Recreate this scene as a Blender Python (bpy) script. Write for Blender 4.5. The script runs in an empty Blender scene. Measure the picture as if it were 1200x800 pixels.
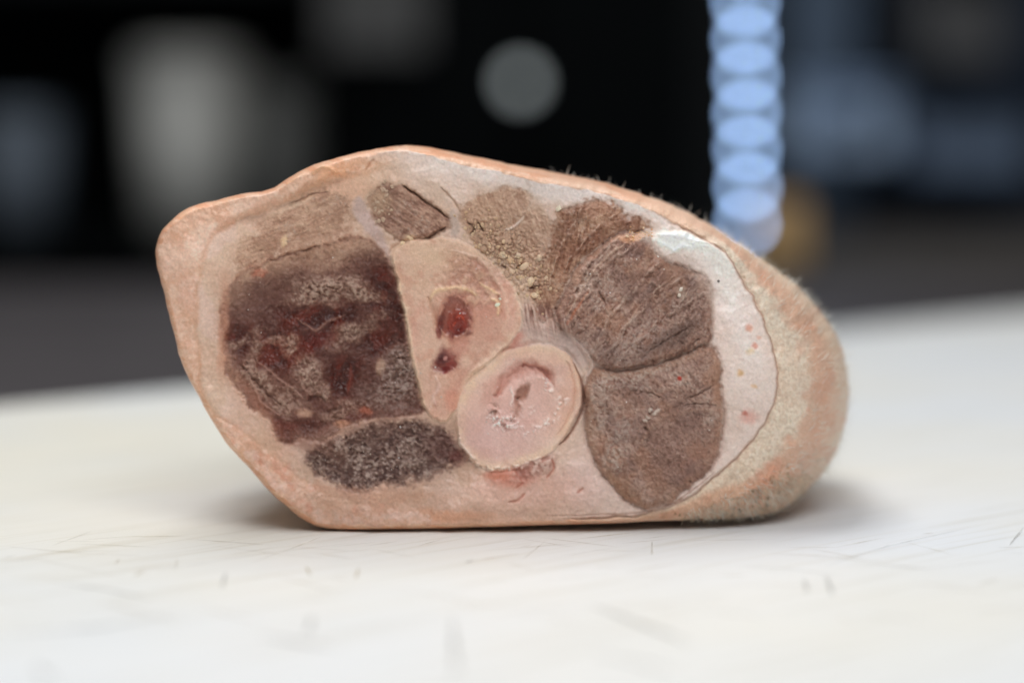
import bpy, bmesh, math, random
import numpy as np
from mathutils import Vector, Matrix

random.seed(7)
rng = np.random.default_rng(7)
C = bpy.context.scene
col = C.collection
R = math.radians

# ------------------------------------------------------------------ camera, world, lamps, exposure
F_PX = 1200 * 80 / 36                    # focal length in photo pixels
PITCH = math.atan(265 / F_PX)
CAM_D = 0.43                             # metres from lens to the cut face
CAM_H = CAM_D * math.tan(PITCH + math.atan(224 / F_PX))
cd = bpy.data.cameras.new('camera')
cam = bpy.data.objects.new('camera', cd); col.objects.link(cam)
cam.location = (0, -CAM_D, CAM_H)
cam.rotation_euler = (R(90) - PITCH, 0, 0)
cd.lens = 80; cd.sensor_width = 36; cd.sensor_fit = 'HORIZONTAL'
cd.clip_start = 0.01; cd.clip_end = 50
cd.dof.use_dof = True
cd.dof.focus_distance = 0.428
cd.dof.aperture_fstop = 4.5
cd.dof.aperture_blades = 0
C.camera = cam

w = bpy.data.worlds.new('World'); C.world = w
w.use_nodes = True
bg = w.node_tree.nodes['Background']
bg.inputs[0].default_value = (0.85, 0.93, 1.0, 1)
bg.inputs[1].default_value = 0.12

def area(name, loc, target, sx, sy, power, color):
    l = bpy.data.lights.new(name, 'AREA'); l.shape = 'RECTANGLE'
    l.size = sx; l.size_y = sy; l.energy = power; l.color = color
    o = bpy.data.objects.new(name, l); col.objects.link(o)
    o.location = loc
    o.rotation_euler = (Vector(target) - Vector(loc)).to_track_quat('-Z', 'Y').to_euler()
    return o
area('front_key', (0.10, -0.56, 0.80), (0.0, 0, 0.03), 0.7, 0.45, 5.6, (0.975, 0.985, 1.0))  # unseen key lamp placed above and in front to light the cut face
area('ceiling_light', (-0.20, 0.12, 0.96), (0, 0.05, 0), 0.6, 0.35, 5.5, (0.985, 0.99, 1.0))
area('background_fill', (0.0, 0.9, 1.6), (0.0, 1.8, 0), 1.4, 0.5, 11.0, (0.95, 0.98, 1.0))  # added lamp, out of view, brightens the things in the background

C.view_settings.view_transform = 'Standard'
C.view_settings.look = 'None'
C.view_settings.exposure = 0
C.view_settings.gamma = 1
C.view_settings.use_curve_mapping = False
C.render.engine = 'CYCLES'
C.cycles.use_denoising = True
C.cycles.use_adaptive_sampling = False
C.cycles.max_bounces = 6
C.cycles.sample_clamp_indirect = 4

# ------------------------------------------------------------------ helpers
CP, SP = math.cos(PITCH), math.sin(PITCH)
TILT = 0.04                              # the cut face leans back a little
def back(px, py, D, k=TILT):
    """photo pixel -> the point on the plane y = D + k z (numpy friendly)"""
    a = (px - 600) / F_PX; b = (400 - py) / F_PX
    ry = CP + b * SP; rz = -SP + b * CP
    t = (D + CAM_D + k * CAM_H) / (ry - k * rz)
    return a * t, -CAM_D + t * ry, CAM_H + t * rz
def at(px, py, y):
    x, yy, z = back(px, py, y, 0.0)
    return Vector((x, yy, z))
def ground(px, py):
    a = (px - 600) / F_PX; b = (400 - py) / F_PX
    ry = CP + b * SP; rz = -SP + b * CP
    t = -CAM_H / rz
    return Vector((a * t, -CAM_D + t * ry, 0))

def lin(c):
    c = np.asarray(c, dtype=np.float64) / 255.0
    return np.where(c <= 0.04045, c / 12.92, ((c + 0.055) / 1.055) ** 2.4)

def tag(o, label=None, cat=None, group=None, kind=None):
    if label: o['label'] = label
    if cat: o['category'] = cat
    if group: o['group'] = group
    if kind: o['kind'] = kind
    return o
def link(name, me, mat=None, parent=None):
    o = bpy.data.objects.new(name, me); col.objects.link(o)
    if mat and me: me.materials.append(mat)
    if parent: o.parent = parent
    return o
def empty(name, loc=(0, 0, 0), rz=0.0):
    o = bpy.data.objects.new(name, None); col.objects.link(o)
    o.location = loc; o.rotation_euler = (0, 0, rz); o.empty_display_size = 0.02
    return o
def finish(name, bm, mat, parent=None, smooth=False):
    me = bpy.data.meshes.new(name); bm.normal_update(); bm.to_mesh(me); bm.free()
    if smooth: me.shade_smooth()
    return link(name, me, mat, parent)
def box(bm, cx, cy, cz, sx, sy, sz, bev=0.0, rot=None):
    r = bmesh.ops.create_cube(bm, size=1.0)
    vs = r['verts']
    M = Matrix.Translation((cx, cy, cz)) @ (rot if rot else Matrix()) @ Matrix.Diagonal((sx, sy, sz, 1))
    bmesh.ops.transform(bm, matrix=M, verts=vs)
    if bev > 0:
        es = list({e for v in vs for e in v.link_edges})
        bmesh.ops.bevel(bm, geom=es, offset=bev, segments=3, affect='EDGES', profile=0.5)
    return vs
def boxobj(name, mat, c, s, bev=0.003, parent=None):
    bm = bmesh.new(); box(bm, *c, *s, bev=bev)
    return finish(name, bm, mat, parent)
def lathe(bm, prof, n=32, M=Matrix()):
    rings = []
    for r, z in prof:
        rings.append([bm.verts.new(M @ Vector((r * math.cos(2 * math.pi * i / n), r * math.sin(2 * math.pi * i / n), z))) for i in range(n)])
    for a, b in zip(rings, rings[1:]):
        for i in range(n):
            bm.faces.new((a[i], a[(i + 1) % n], b[(i + 1) % n], b[i]))
    bm.faces.new(rings[0][::-1]); bm.faces.new(rings[-1])

def simple_mat(name, rgb, rough=0.6, metal=0.0, var=0.15, scale=30, spec=0.4, emit=None, estr=0.0):
    m = bpy.data.materials.new(name); m.use_nodes = True
    nt = m.node_tree; p = nt.nodes['Principled BSDF']
    tc = nt.nodes.new('ShaderNodeTexCoord'); n = nt.nodes.new('ShaderNodeTexNoise')
    n.inputs['Scale'].default_value = scale; n.inputs['Detail'].default_value = 4
    nt.links.new(tc.outputs['Object'], n.inputs['Vector'])
    r = nt.nodes.new('ShaderNodeValToRGB')
    a = tuple(c * (1 - var) for c in rgb) + (1,); b = tuple(min(1, c * (1 + var)) for c in rgb) + (1,)
    r.color_ramp.elements[0].position = 0.3; r.color_ramp.elements[1].position = 0.7
    r.color_ramp.elements[0].color = a; r.color_ramp.elements[1].color = b
    nt.links.new(n.outputs['Fac'], r.inputs['Fac']); nt.links.new(r.outputs['Color'], p.inputs['Base Color'])
    p.inputs['Roughness'].default_value = rough; p.inputs['Metallic'].default_value = metal
    p.inputs['Specular IOR Level'].default_value = spec
    if emit:
        p.inputs['Emission Color'].default_value = tuple(emit) + (1,); p.inputs['Emission Strength'].default_value = estr
    return m

# ------------------------------------------------------------------ cutting board and worktop
def board_mat():
    m = bpy.data.materials.new('white_polyethylene'); m.use_nodes = True
    nt = m.node_tree; p = nt.nodes['Principled BSDF']; N = nt.nodes.new; L = nt.links.new
    tc = N('ShaderNodeTexCoord')
    n1 = N('ShaderNodeTexNoise'); n1.inputs['Scale'].default_value = 9; n1.inputs['Detail'].default_value = 3
    L(tc.outputs['Object'], n1.inputs['Vector'])
    r1 = N('ShaderNodeValToRGB'); e = r1.color_ramp.elements
    e[0].position = 0.38; e[0].color = (0.765, 0.782, 0.80, 1); e[1].position = 0.72; e[1].color = (0.815, 0.79, 0.725, 1)
    L(n1.outputs['Fac'], r1.inputs['Fac'])
    last = r1.outputs['Color']; bumps = []
    # families of faint knife cuts: stretched noise, each family its own direction
    for k, (ang, sc, st, lo, hi, dk) in enumerate([(-30, 16, 330, 0.60, 0.72, 0.90), (-58, 14, 280, 0.61, 0.74, 0.90), (5, 18, 300, 0.63, 0.74, 0.90), (48, 22, 330, 0.65, 0.76, 0.90), (-40, 9, 420, 0.58, 0.72, 0.93)]):
        mp = N('ShaderNodeMapping'); mp.inputs['Rotation'].default_value = (0, 0, R(ang)); mp.inputs['Scale'].default_value = (sc, st, 1)
        mp.inputs['Location'].default_value = (k * 3.1, k * 7.7, 0)
        L(tc.outputs['Object'], mp.inputs['Vector'])
        n = N('ShaderNodeTexNoise'); n.inputs['Scale'].default_value = 1; n.inputs['Detail'].default_value = 2
        L(mp.outputs['Vector'], n.inputs['Vector'])
        r = N('ShaderNodeValToRGB'); e = r.color_ramp.elements
        e[0].position = lo; e[0].color = (1, 1, 1, 1); e[1].position = hi; e[1].color = (dk, dk * 0.985, dk * 0.95, 1)
        L(n.outputs['Fac'], r.inputs['Fac'])
        mx = N('ShaderNodeMix'); mx.data_type = 'RGBA'; mx.blend_type = 'MULTIPLY'; mx.inputs['Factor'].default_value = 1
        L(last, mx.inputs['A']); L(r.outputs['Color'], mx.inputs['B']); last = mx.outputs['Result']
    mp = N('ShaderNodeMapping'); mp.vector_type = 'TEXTURE'; mp.inputs['Location'].default_value = STAIN; mp.inputs['Scale'].default_value = (0.26, 0.16, 0.2)
    nw = N('ShaderNodeTexNoise'); nw.inputs['Scale'].default_value = 14; nw.inputs['Detail'].default_value = 4; L(tc.outputs['Object'], nw.inputs['Vector'])
    va = N('ShaderNodeVectorMath'); va.operation = 'MULTIPLY_ADD'; va.inputs[1].default_value = (.16, .16, 0); L(nw.outputs['Color'], va.inputs[0]); L(tc.outputs['Object'], va.inputs[2])
    L(va.outputs[0], mp.inputs['Vector']); gr_ = N('ShaderNodeTexGradient'); gr_.gradient_type = 'SPHERICAL'; L(mp.outputs['Vector'], gr_.inputs['Vector'])
    mu = N('ShaderNodeMath'); mu.operation = 'MULTIPLY'; mu.inputs[1].default_value = 1.3; mu.use_clamp = True; L(gr_.outputs['Fac'], mu.inputs[0])
    mx = N('ShaderNodeMix'); mx.data_type = 'RGBA'; mx.blend_type = 'MULTIPLY'; mx.inputs['B'].default_value = (1.0, .96, .86, 1)
    L(mu.outputs[0], mx.inputs['Factor']); L(last, mx.inputs['A']); last = mx.outputs['Result']
    L(last, p.inputs['Base Color'])
    nb = N('ShaderNodeTexNoise'); nb.inputs['Scale'].default_value = 900; nb.inputs['Detail'].default_value = 2
    L(tc.outputs['Object'], nb.inputs['Vector'])
    b = N('ShaderNodeBump'); b.inputs['Strength'].default_value = 0.12; b.inputs['Distance'].default_value = 0.0004
    L(nb.outputs['Fac'], b.inputs['Height']); L(b.outputs['Normal'], p.inputs['Normal'])
    p.inputs['Roughness'].default_value = 0.5; p.inputs['Specular IOR Level'].default_value = 0.3
    return m
gl, gr = ground(0, 473), ground(1200, 364)
d = (gr - gl).normalized(); nrm = Vector((-d.y, d.x, 0))          # nrm points away from the camera
ang = math.atan2(d.y, d.x)
mid = (gl + gr) / 2
board_w, board_dp, board_t = 1.5, 1.05, 0.02
ctr = mid - nrm * board_dp / 2
st_ = Matrix.Rotation(-ang, 4, 'Z') @ (ground(110, 545) - ctr); STAIN = (st_.x + .08, st_.y + .08, 0)
BOARD_M = board_mat()
bm = bmesh.new(); box(bm, 0, 0, -board_t / 2, board_w, board_dp, board_t, bev=0.004)
board = finish('cutting_board', bm, BOARD_M)
board.location = ctr; board.rotation_euler = (0, 0, ang)
tag(board, 'white plastic cutting board scored with fine knife marks under the meat', 'cutting board')

# knife marks one can pick out in the photograph: thin shallow slits lying in the board's top
def mark_mat(name, rgb, a):
    m = bpy.data.materials.new(name); m.use_nodes = True
    nt = m.node_tree; p = nt.nodes['Principled BSDF']; N = nt.nodes.new; L = nt.links.new
    p.inputs['Base Color'].default_value = (*rgb, 1); p.inputs['Roughness'].default_value = 0.7
    at_ = N('ShaderNodeAttribute'); at_.attribute_name = 'edge'
    tc = N('ShaderNodeTexCoord'); n = N('ShaderNodeTexNoise'); n.inputs['Scale'].default_value = 160
    L(tc.outputs['Object'], n.inputs['Vector'])
    mr = N('ShaderNodeMapRange'); mr.inputs['From Min'].default_value = 0.3; mr.inputs['From Max'].default_value = 0.65
    mr.inputs['To Min'].default_value = 0.25; mr.inputs['To Max'].default_value = a
    L(n.outputs['Fac'], mr.inputs['Value'])
    mu = N('ShaderNodeMath'); mu.operation = 'MULTIPLY'
    L(mr.outputs['Result'], mu.inputs[0]); L(at_.outputs['Fac'], mu.inputs[1]); L(mu.outputs[0], p.inputs['Alpha'])
    return m
def marks(name, rgb, alpha, lines):
    vs, fs, ed = [], [], []
    for pts, wd in lines:
        P = [ground(*p) for p in pts]
        n = 10; Q = []
        for i in range(n + 1):
            t = i / n * (len(P) - 1); k = min(int(t), len(P) - 2); f = t - k
            Q.append(P[k].lerp(P[k + 1], f))
        dr = (Q[-1] - Q[0]).normalized(); pe = Vector((-dr.y, dr.x, 0))
        b0 = len(vs)
        z = 0.00012 + 0.00001 * (b0 % 7)
        for i, q in enumerate(Q):
            wob = pe * random.uniform(-0.1, 0.1) * wd
            tp = math.sin(math.pi * i / n) ** 0.6
            for s, e in ((-1, 0), (0, 1), (1, 0)):
                v = q + wob + pe * s * wd * (0.35 + 0.65 * tp); vs.append((v.x, v.y, z)); ed.append(e * tp)
        for i in range(n):
            for s in (0, 1):
                a = b0 + i * 3 + s
                fs.append((a, a + 3, a + 4, a + 1))
    me = bpy.data.meshes.new(name); me.from_pydata(vs, [], fs)
    at_ = me.attributes.new('edge', 'FLOAT', 'POINT'); at_.data.foreach_set('value', ed)
    o = link(name, me, mark_mat(name, rgb, alpha)); o['kind'] = 'stuff'
    o.parent = board
    bpy.context.view_layer.update()
    o.matrix_parent_inverse = board.matrix_world.inverted()
    return o
tan_l, grey_l = [], []
T = lambda wd, *p: tan_l.append((p, wd * .55)); G = lambda wd, *p: grey_l.append((p, wd * .7))
T(.0003, (0, 640), (90, 648), (175, 652)); T(.0003, (290, 661), (350, 640), (380, 628)); T(.0003, (240, 639), (330, 650), (390, 655))
T(.0005, (358, 663), (364, 675)); T(.0005, (421, 664), (416, 680)); T(.00025, (160, 680), (40, 655)); T(.0003, (430, 640), (470, 634))
T(.00025, (270, 650), (330, 640)); T(.0003, (764, 634), (764, 652)); T(.0002, (612, 656), (640, 634)); T(.0003, (640, 655), (720, 642))
T(.0004, (1080, 626), (1095, 625)); T(.00025, (360, 650), (440, 644)); T(.0004, (20, 650), (0, 656)); T(.0004, (155, 676), (170, 668))
T(.0003, (490, 640), (520, 632)); T(.00025, (60, 640), (110, 622)); T(.0003, (1000, 662), (1080, 667), (1190, 655)); T(.0004, (135, 662), (140, 655))
T(.0003, (210, 664), (330, 646), (420, 636)); T(.0003, (205, 668), (208, 655))
G(.0004, (850, 662), (920, 666), (990, 676)); G(.00025, (955, 668), (1040, 640), (1150, 616)); G(.0005, (1182, 640), (1200, 618))
G(.0007, (943, 678), (946, 695)); G(.0008, (968, 675), (976, 698)); G(.0016, (690, 708), (760, 735), (815, 756)); G(.0011, (690, 765), (760, 780), (800, 790))
G(.0007, (50, 680), (120, 690), (190, 705)); G(.0009, (366, 722), (360, 745)); G(.0013, (40, 780), (65, 800)); G(.0007, (545, 660), (556, 656))
G(.0011, (0, 745), (120, 735), (220, 718)); G(.0006, (265, 670), (260, 690)); G(.0012, (400, 760), (300, 745)); G(.0009, (530, 720), (535, 800)); G(.0005, (1010, 660), (1100, 668))
for _ in range(70):
    px_ = random.uniform(-20, 1220); py_ = random.uniform(628, 720); an = random.choice([.05, -.12, .3, -.4, .15]) + random.gauss(0, .15); ln_ = random.uniform(25, 130)
    q_ = (px_ + ln_ * math.cos(an), py_ - ln_ * math.sin(an) * .5)
    if q_[1] > 623: tan_l.append((((px_, py_), q_), random.uniform(.00012, .00024)))
marks('knife_mark', (0.50, 0.39, 0.21), 0.85, tan_l)
marks('knife_mark', (0.38, 0.37, 0.34), 0.7, grey_l)

WORK_M = simple_mat('grey_laminate', (0.075, 0.066, 0.068), 0.5, var=0.2, scale=12)
wt = boxobj('worktop', WORK_M, (0, 0.12, -0.045), (4.2, 1.75, 0.04), 0.005); tag(wt, kind='structure')

# ------------------------------------------------------------------ noise, distance fields
TAB = rng.random((256, 256)).astype(np.float32)
def vnoise(x, y, seed=0):
    x = x + seed * 17.31; y = y + seed * 9.73
    xi = np.floor(x).astype(np.int32); yi = np.floor(y).astype(np.int32)
    fx = (x - xi).astype(np.float32); fy = (y - yi).astype(np.float32)
    fx = fx * fx * fx * (fx * (fx * 6 - 15) + 10); fy = fy * fy * fy * (fy * (fy * 6 - 15) + 10)
    sx = (xi + seed * 37) & 255; sy = (yi + seed * 91) & 255; sx1 = (sx + 1) & 255; sy1 = (sy + 1) & 255
    a = TAB[sy, sx]; b = TAB[sy, sx1]; c = TAB[sy1, sx]; dd = TAB[sy1, sx1]
    return (a + (b - a) * fx) + ((c + (dd - c) * fx) - (a + (b - a) * fx)) * fy
def fbm(x, y, size, octv=4, seed=0, gain=0.5):
    s = np.zeros_like(x, dtype=np.float32); amp = 1.0; tot = 0; f = 1.0 / size
    for o in range(octv):
        a = 0.6 + o * 0.9; ca, sa = math.cos(a), math.sin(a)
        s += amp * vnoise((x * ca - y * sa) * f, (x * sa + y * ca) * f, seed + o * 5)
        tot += amp; amp *= gain; f *= 2.03
    return s / tot
def fibre(x, y, ang, ln, wd, seed=0, octv=3):
    a = R(ang); ca, sa = math.cos(a), math.sin(a)
    return fbm((x * ca + y * sa) * (wd / ln), -x * sa + y * ca, wd, octv, seed)
def worley(x, y, size, seed=0):
    x = x / size; y = y / size
    xi = np.floor(x).astype(np.int32); yi = np.floor(y).astype(np.int32)
    best = np.full(x.shape, 9.0, np.float32); sec = best.copy(); cid = np.zeros_like(best)
    for dx in (-1, 0, 1):
        for dy in (-1, 0, 1):
            cx = xi + dx; cy = yi + dy
            jx = TAB[(cy + seed * 13) & 255, (cx + seed * 7) & 255]; jy = TAB[(cy + seed * 5 + 91) & 255, (cx + seed * 11 + 37) & 255]
            dd = np.sqrt((cx + jx - x) ** 2 + (cy + jy - y) ** 2)
            nb = dd < best
            sec = np.where(nb, best, np.minimum(sec, dd)); cid = np.where(nb, jx, cid); best = np.where(nb, dd, best)
    return best, sec, cid
def sm(a, b, x):
    t = np.clip((x - a) / (b - a), 0, 1); return t * t * (3 - 2 * t)
def crspline(P, closed=True, sub=5):
    P = np.asarray(P, dtype=np.float64); n = len(P); out = []
    for i in range(n if closed else n - 1):
        if closed: p0, p1, p2, p3 = P[(i - 1) % n], P[i], P[(i + 1) % n], P[(i + 2) % n]
        else: p0, p1, p2, p3 = P[max(i - 1, 0)], P[i], P[i + 1], P[min(i + 2, n - 1)]
        for k in range(sub):
            t = k / sub
            out.append(0.5 * ((2 * p1) + (-p0 + p2) * t + (2 * p0 - 5 * p1 + 4 * p2 - p3) * t * t + (-p0 + 3 * p1 - 3 * p2 + p3) * t ** 3))
    if not closed: out.append(P[-1])
    return np.array(out)

X0, X1, Y0, Y1 = 176, 1002, 160, 630
X, Y = np.meshgrid(np.arange(X0, X1, dtype=np.float32), np.arange(Y0, Y1, dtype=np.float32))
H_, W_ = X.shape
def sdf(poly, x, y, closed=True, margin=45, want_idx=False):
    """signed distance in photo pixels, negative inside; far points get `margin`"""
    P = poly.astype(np.float32); n = len(P)
    lo = P.min(0) - margin; hi = P.max(0) + margin
    sel = (x >= lo[0]) & (x <= hi[0]) & (y >= lo[1]) & (y <= hi[1])
    px = x[sel]; py = y[sel]
    best = np.full(px.shape, 1e9, np.float32); idx = np.zeros(px.shape, np.float32); ins = np.zeros(px.shape, bool)
    for i in range(n if closed else n - 1):
        ax, ay = P[i]; bx, by = P[(i + 1) % n]
        ex, ey = bx - ax, by - ay; l2 = ex * ex + ey * ey + 1e-9
        t = np.clip(((px - ax) * ex + (py - ay) * ey) / l2, 0, 1)
        d2 = (px - ax - t * ex) ** 2 + (py - ay - t * ey) ** 2
        if want_idx:
            b = d2 < best; idx = np.where(b, i + t, idx); best = np.where(b, d2, best)
        else: best = np.minimum(best, d2)
        if closed and ay != by:
            ins ^= ((ay > py) != (by > py)) & (px < ex * (py - ay) / ey + ax)
    dist = np.sqrt(best); dist = np.where(ins, -dist, dist)
    out = np.full(x.shape, float(margin), np.float32); out[sel] = dist
    if want_idx:
        o2 = np.zeros(x.shape, np.float32); o2[sel] = idx; return out, o2
    return out

# ------------------------------------------------------------------ pork shank: outline (S), cut-face edge (F) and depth of the rounded flank (mm)
ROWS = [(183.5,310,187,311,4),(184.4,286,189,290,4),(194,265,198,270,4),(221,244,224,249,4),(260,233.5,262,238,4),(284,227.5,286,232,4),
 (317,221.5,320,227,4),(338,208,341,214,4),(374,191.5,377,197,4),(401,184,402,189,5),(440,175,441,181,6),(470,170.5,470,177,8),
 (505,173.5,505,185,10),(550,182.5,546,195,12),(595,191.5,588,204,12),(655,203.5,648,218,14),(702,212,695,225,14),(757,229,740,239,14),
 (794,243,770,252,16),(831,262,796,265,18),(856,279,826,280,19),(887,300,850,296,20),(927,329.5,869,327,22),(951,354,884,352,24),
 (973,382,898,383,25),(988,412,908,414,26),(994,445,912,447,26),(993,481,905,480,25),(985,513,886,509,24),(972,542,863,536,22),
 (952,568,838,558,20),(920,594,812,580,15),(887,604,795,589,11),(842,608,772,598,8),(806,609,750,603,6),(774,610,738,604.5,4),
 (725,612.5,712,606,3),(660,614.5,655,608,3),(570,617.5,568,612,3),(489,620,487,614,3),(427,621,427,615,3),(382,619,385,613,3),
 (356,609,360,604,3),(330,588,335,584,3),(304,562,309,558,3),(275,529.5,280,526,3),(249,494,254,491,3),(229,458,234,455,3),
 (213,425.5,218,423,3),(203,390,208,388,3),(193,345,198,344,3.5)]
SP5 = crspline(ROWS, True, 6)
S = SP5[:, :2].copy(); Fc = SP5[:, 2:4].copy(); DM = SP5[:, 4].copy()
ii = np.arange(len(S))
tn = np.roll(S, -1, 0) - np.roll(S, 1, 0); tn /= np.linalg.norm(tn, axis=1)[:, None]
nm = np.stack([tn[:, 1], -tn[:, 0]], 1)
jit = (vnoise(S[:, 0] / 9, S[:, 1] / 9, 3) - 0.5) * 1.1 + (vnoise(S[:, 0] / 26, S[:, 1] / 26, 4) - 0.5) * 2.0
jit *= np.where(S[:, 1] > 600, 0.4, 1.0)
jit += (vnoise(S[:, 0] / 4.5, S[:, 1] / 4.5, 6) - .5) * 1.8 * sm(560, 640, S[:, 0]) * (S[:, 1] < 500)
S += nm * jit[:, None]
dS, iS = sdf(S, X, Y, margin=500, want_idx=True)
wx = X + (fbm(X, Y, 14, 3, 11) - 0.5) * 5; wy = Y + (fbm(X, Y, 14, 3, 12) - 0.5) * 5
dF = sdf(Fc, wx, wy, margin=500)
Dmax = np.interp(iS, np.arange(len(DM) + 1), np.append(DM, DM[0])).astype(np.float32)
T_ = np.clip(np.maximum(dF, 0) / (np.maximum(dF, 0) + np.maximum(-dS, 0) + 1e-4), 0, 1)
roll = Dmax * (1 - np.sqrt(np.maximum(1 - T_ ** 2, 0)))

# warped coordinates for organic borders
vx = X + (fbm(X, Y, 22, 4, 21) - 0.5) * 9 + (fbm(X, Y, 4, 2, 23) - 0.5) * 2.4
vy = Y + (fbm(X, Y, 22, 4, 22) - 0.5) * 9 + (fbm(X, Y, 4, 2, 24) - 0.5) * 2.4

COL = np.empty((H_, W_, 3), np.float32)
HT = np.zeros((H_, W_), np.float32)       # relief in mm, towards the camera
WET = np.zeros((H_, W_), np.float32)
def paint(mask, c):
    global COL
    c = np.asarray(c, np.float32)
    COL += (c - COL) * mask[..., None]
def blob(x, y, rx, ry, a=0, soft=0.5, warp=1.0, seed=0):
    r_ = R(a); ca, sa = math.cos(r_), math.sin(r_)
    qx = X + (vx - X) * warp - x; qy = Y + (vy - Y) * warp - y
    dd = np.sqrt(((qx * ca + qy * sa) / rx) ** 2 + ((-qx * sa + qy * ca) / ry) ** 2)
    return 1 - sm(1 - soft, 1 + soft, dd)
def stroke(pts, wd, warp=0.6, taper=True):
    P = crspline(pts, False, 5)
    qx = X + (vx - X) * warp; qy = Y + (vy - Y) * warp
    dd, idx = sdf(P, qx, qy, closed=False, margin=wd * 4 + 8, want_idx=True)
    f = idx / (len(P) - 1)
    ww = wd * (np.clip(np.sin(np.pi * np.clip(f, 0.02, 0.98)), 0, 1) ** 0.5 if taper else 1.0)
    return np.exp(-(dd / np.maximum(ww, 0.25)) ** 2)

g_fine = fbm(X, Y, 2.6, 2, 31); g_mid = fbm(X, Y, 7, 3, 32); g_big = fbm(X, Y, 38, 4, 33); g_huge = fbm(X, Y, 90, 3, 34)
gf = np.clip((g_fine - 0.5) * 2.2 + 0.5, 0, 1); gm = np.clip((g_mid - 0.5) * 2.0 + 0.5, 0, 1); gb = np.clip((g_big - 0.5) * 2.4 + 0.5, 0, 1)

# --- fat is the ground coat
COL[:] = (204, 176, 155)
paint(sm(0.45, 0.75, gb) * 0.7, (212, 184, 170)); paint(sm(0.55, 0.9, 1 - gb) * 0.6, (196, 163, 142))
paint((gf - 0.5).clip(0) * 0.22, (226, 204, 190)); paint((0.5 - gf).clip(0) * 0.22, (170, 138, 120))
HT += (gm - 0.5) * 0.2 + (gf - 0.5) * 0.06 + (g_big - 0.5) * 1.3 + (g_huge - .5) * 2.5 + (fbm(X, Y, 18, 3, 37) - .5) * .6
# right-hand fat is whiter
right = sm(640, 760, X + (Y - 400) * 0.1)
paint(right * 0.7, (216, 201, 193)); paint(right * sm(.5, .75, fbm(X, Y, 30, 3, 38)) * .4, (206, 182, 168))
# rind on the left and along the bottom: orange pink
RI = crspline([(236,470),(233,420),(231,382),(232,352),(234.5,328),(239,292),(251,276),(275,262),(302,250),(338,234),(380,216),(420,205),(455,196),(500,188),(520,150),(300,150),(150,230),(150,500),(240,640),(700,660),(740,620),(700,611),(640,609),(560,604),(480,598),(430,590),(380,578),(340,552),(300,517),(262,490)], True, 5)
dR = sdf(RI, vx, vy, margin=60)
rind = 1 - sm(-5, 5, dR)
leftf = 1 - sm(330, 520, X)
paint(rind * 0.85, (209, 173, 150)); paint(rind * sm(0.4, 0.8, gb) * 0.6, (210, 174, 156)); paint(rind * sm(0.5, 0.8, fbm(X, Y, 30, 3, 41)) * 0.6, (203, 158, 131))
edge = 1 - sm(2, 13, -dS)
paint(edge * (1 - sm(640, 720, X)) * 0.4, (202, 154, 124))
paint(rind * (1 - gf) * 0.16, (170, 110, 84))
topl = sm(240, 275, X) * (1 - sm(385, 430, X)) * (1 - sm(275, 300, Y))
HT += (1 - sm(-9, 4, dR)) * topl * 1.7
paint(stroke([(366,206),(376,196),(388,199),(396,206)], 3.0) * .8, (226, 184, 146)); HT += stroke([(366,206),(376,196),(388,199),(396,206)], 3.0) * .5
paint(stroke([(398,200),(410,207),(420,204)], 3.0) * .5, (206, 140, 102))
s_ = stroke([(428,200),(434,190),(438,186)], 1.4); paint(s_ * .6, (170, 112, 84)); HT -= s_ * .4
HT += rind * 0.25 - 0.25 * np.exp(-(dR / 3.0) ** 2) * leftf
paint(np.exp(-(dR / 2.2) ** 2) * leftf * 0.35, (182, 136, 106))
# bottom left skin is pinker and mottled
bl = sm(470, 560, Y) * (1 - sm(430, 560, X)) * (1 - sm(20, 60, -dS))
paint(bl * sm(0.45, 0.7, fbm(X, Y, 16, 4, 43)) * 0.7, (196, 130, 108)); paint(bl * sm(0.5, 0.75, fbm(X, Y, 12, 3, 44)) * 0.6, (214, 186, 176))
# tan connective patch round the upper left
paint(blob(420, 212, 70, 24, -18) * 0.6, (206, 162, 132)); paint(blob(395, 200, 26, 9, -20) * 0.6, (214, 158, 120))
paint(blob(455, 205, 30, 16, -10) * 0.5, (196, 158, 128))
paint(blob(600, 208, 170, 17, 13, 0.6) * 0.85, (224, 211, 204)); paint(blob(470, 203, 40, 12, -10) * .4, (216, 196, 182)); paint(blob(520, 215, 60, 20, 20) * 0.5, (214, 196, 186))
paint(blob(710, 234, 100, 13, 16) * 0.7, (220, 206, 199))
# pink flush in the lower middle
paint(blob(620, 572, 70, 26, 4) * 0.45, (200, 150, 136)); paint(blob(690, 560, 40, 40) * 0.35, (206, 170, 160)); paint(blob(600, 560, 26, 12) * 0.6, (184, 112, 92))
paint(blob(560, 598, 130, 10) * 0.5, (194, 160, 142)); paint(blob(520, 604, 60, 6) * 0.5, (190, 128, 92)); paint(blob(470, 604, 22, 5) * .7, (224, 206, 200))

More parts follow.
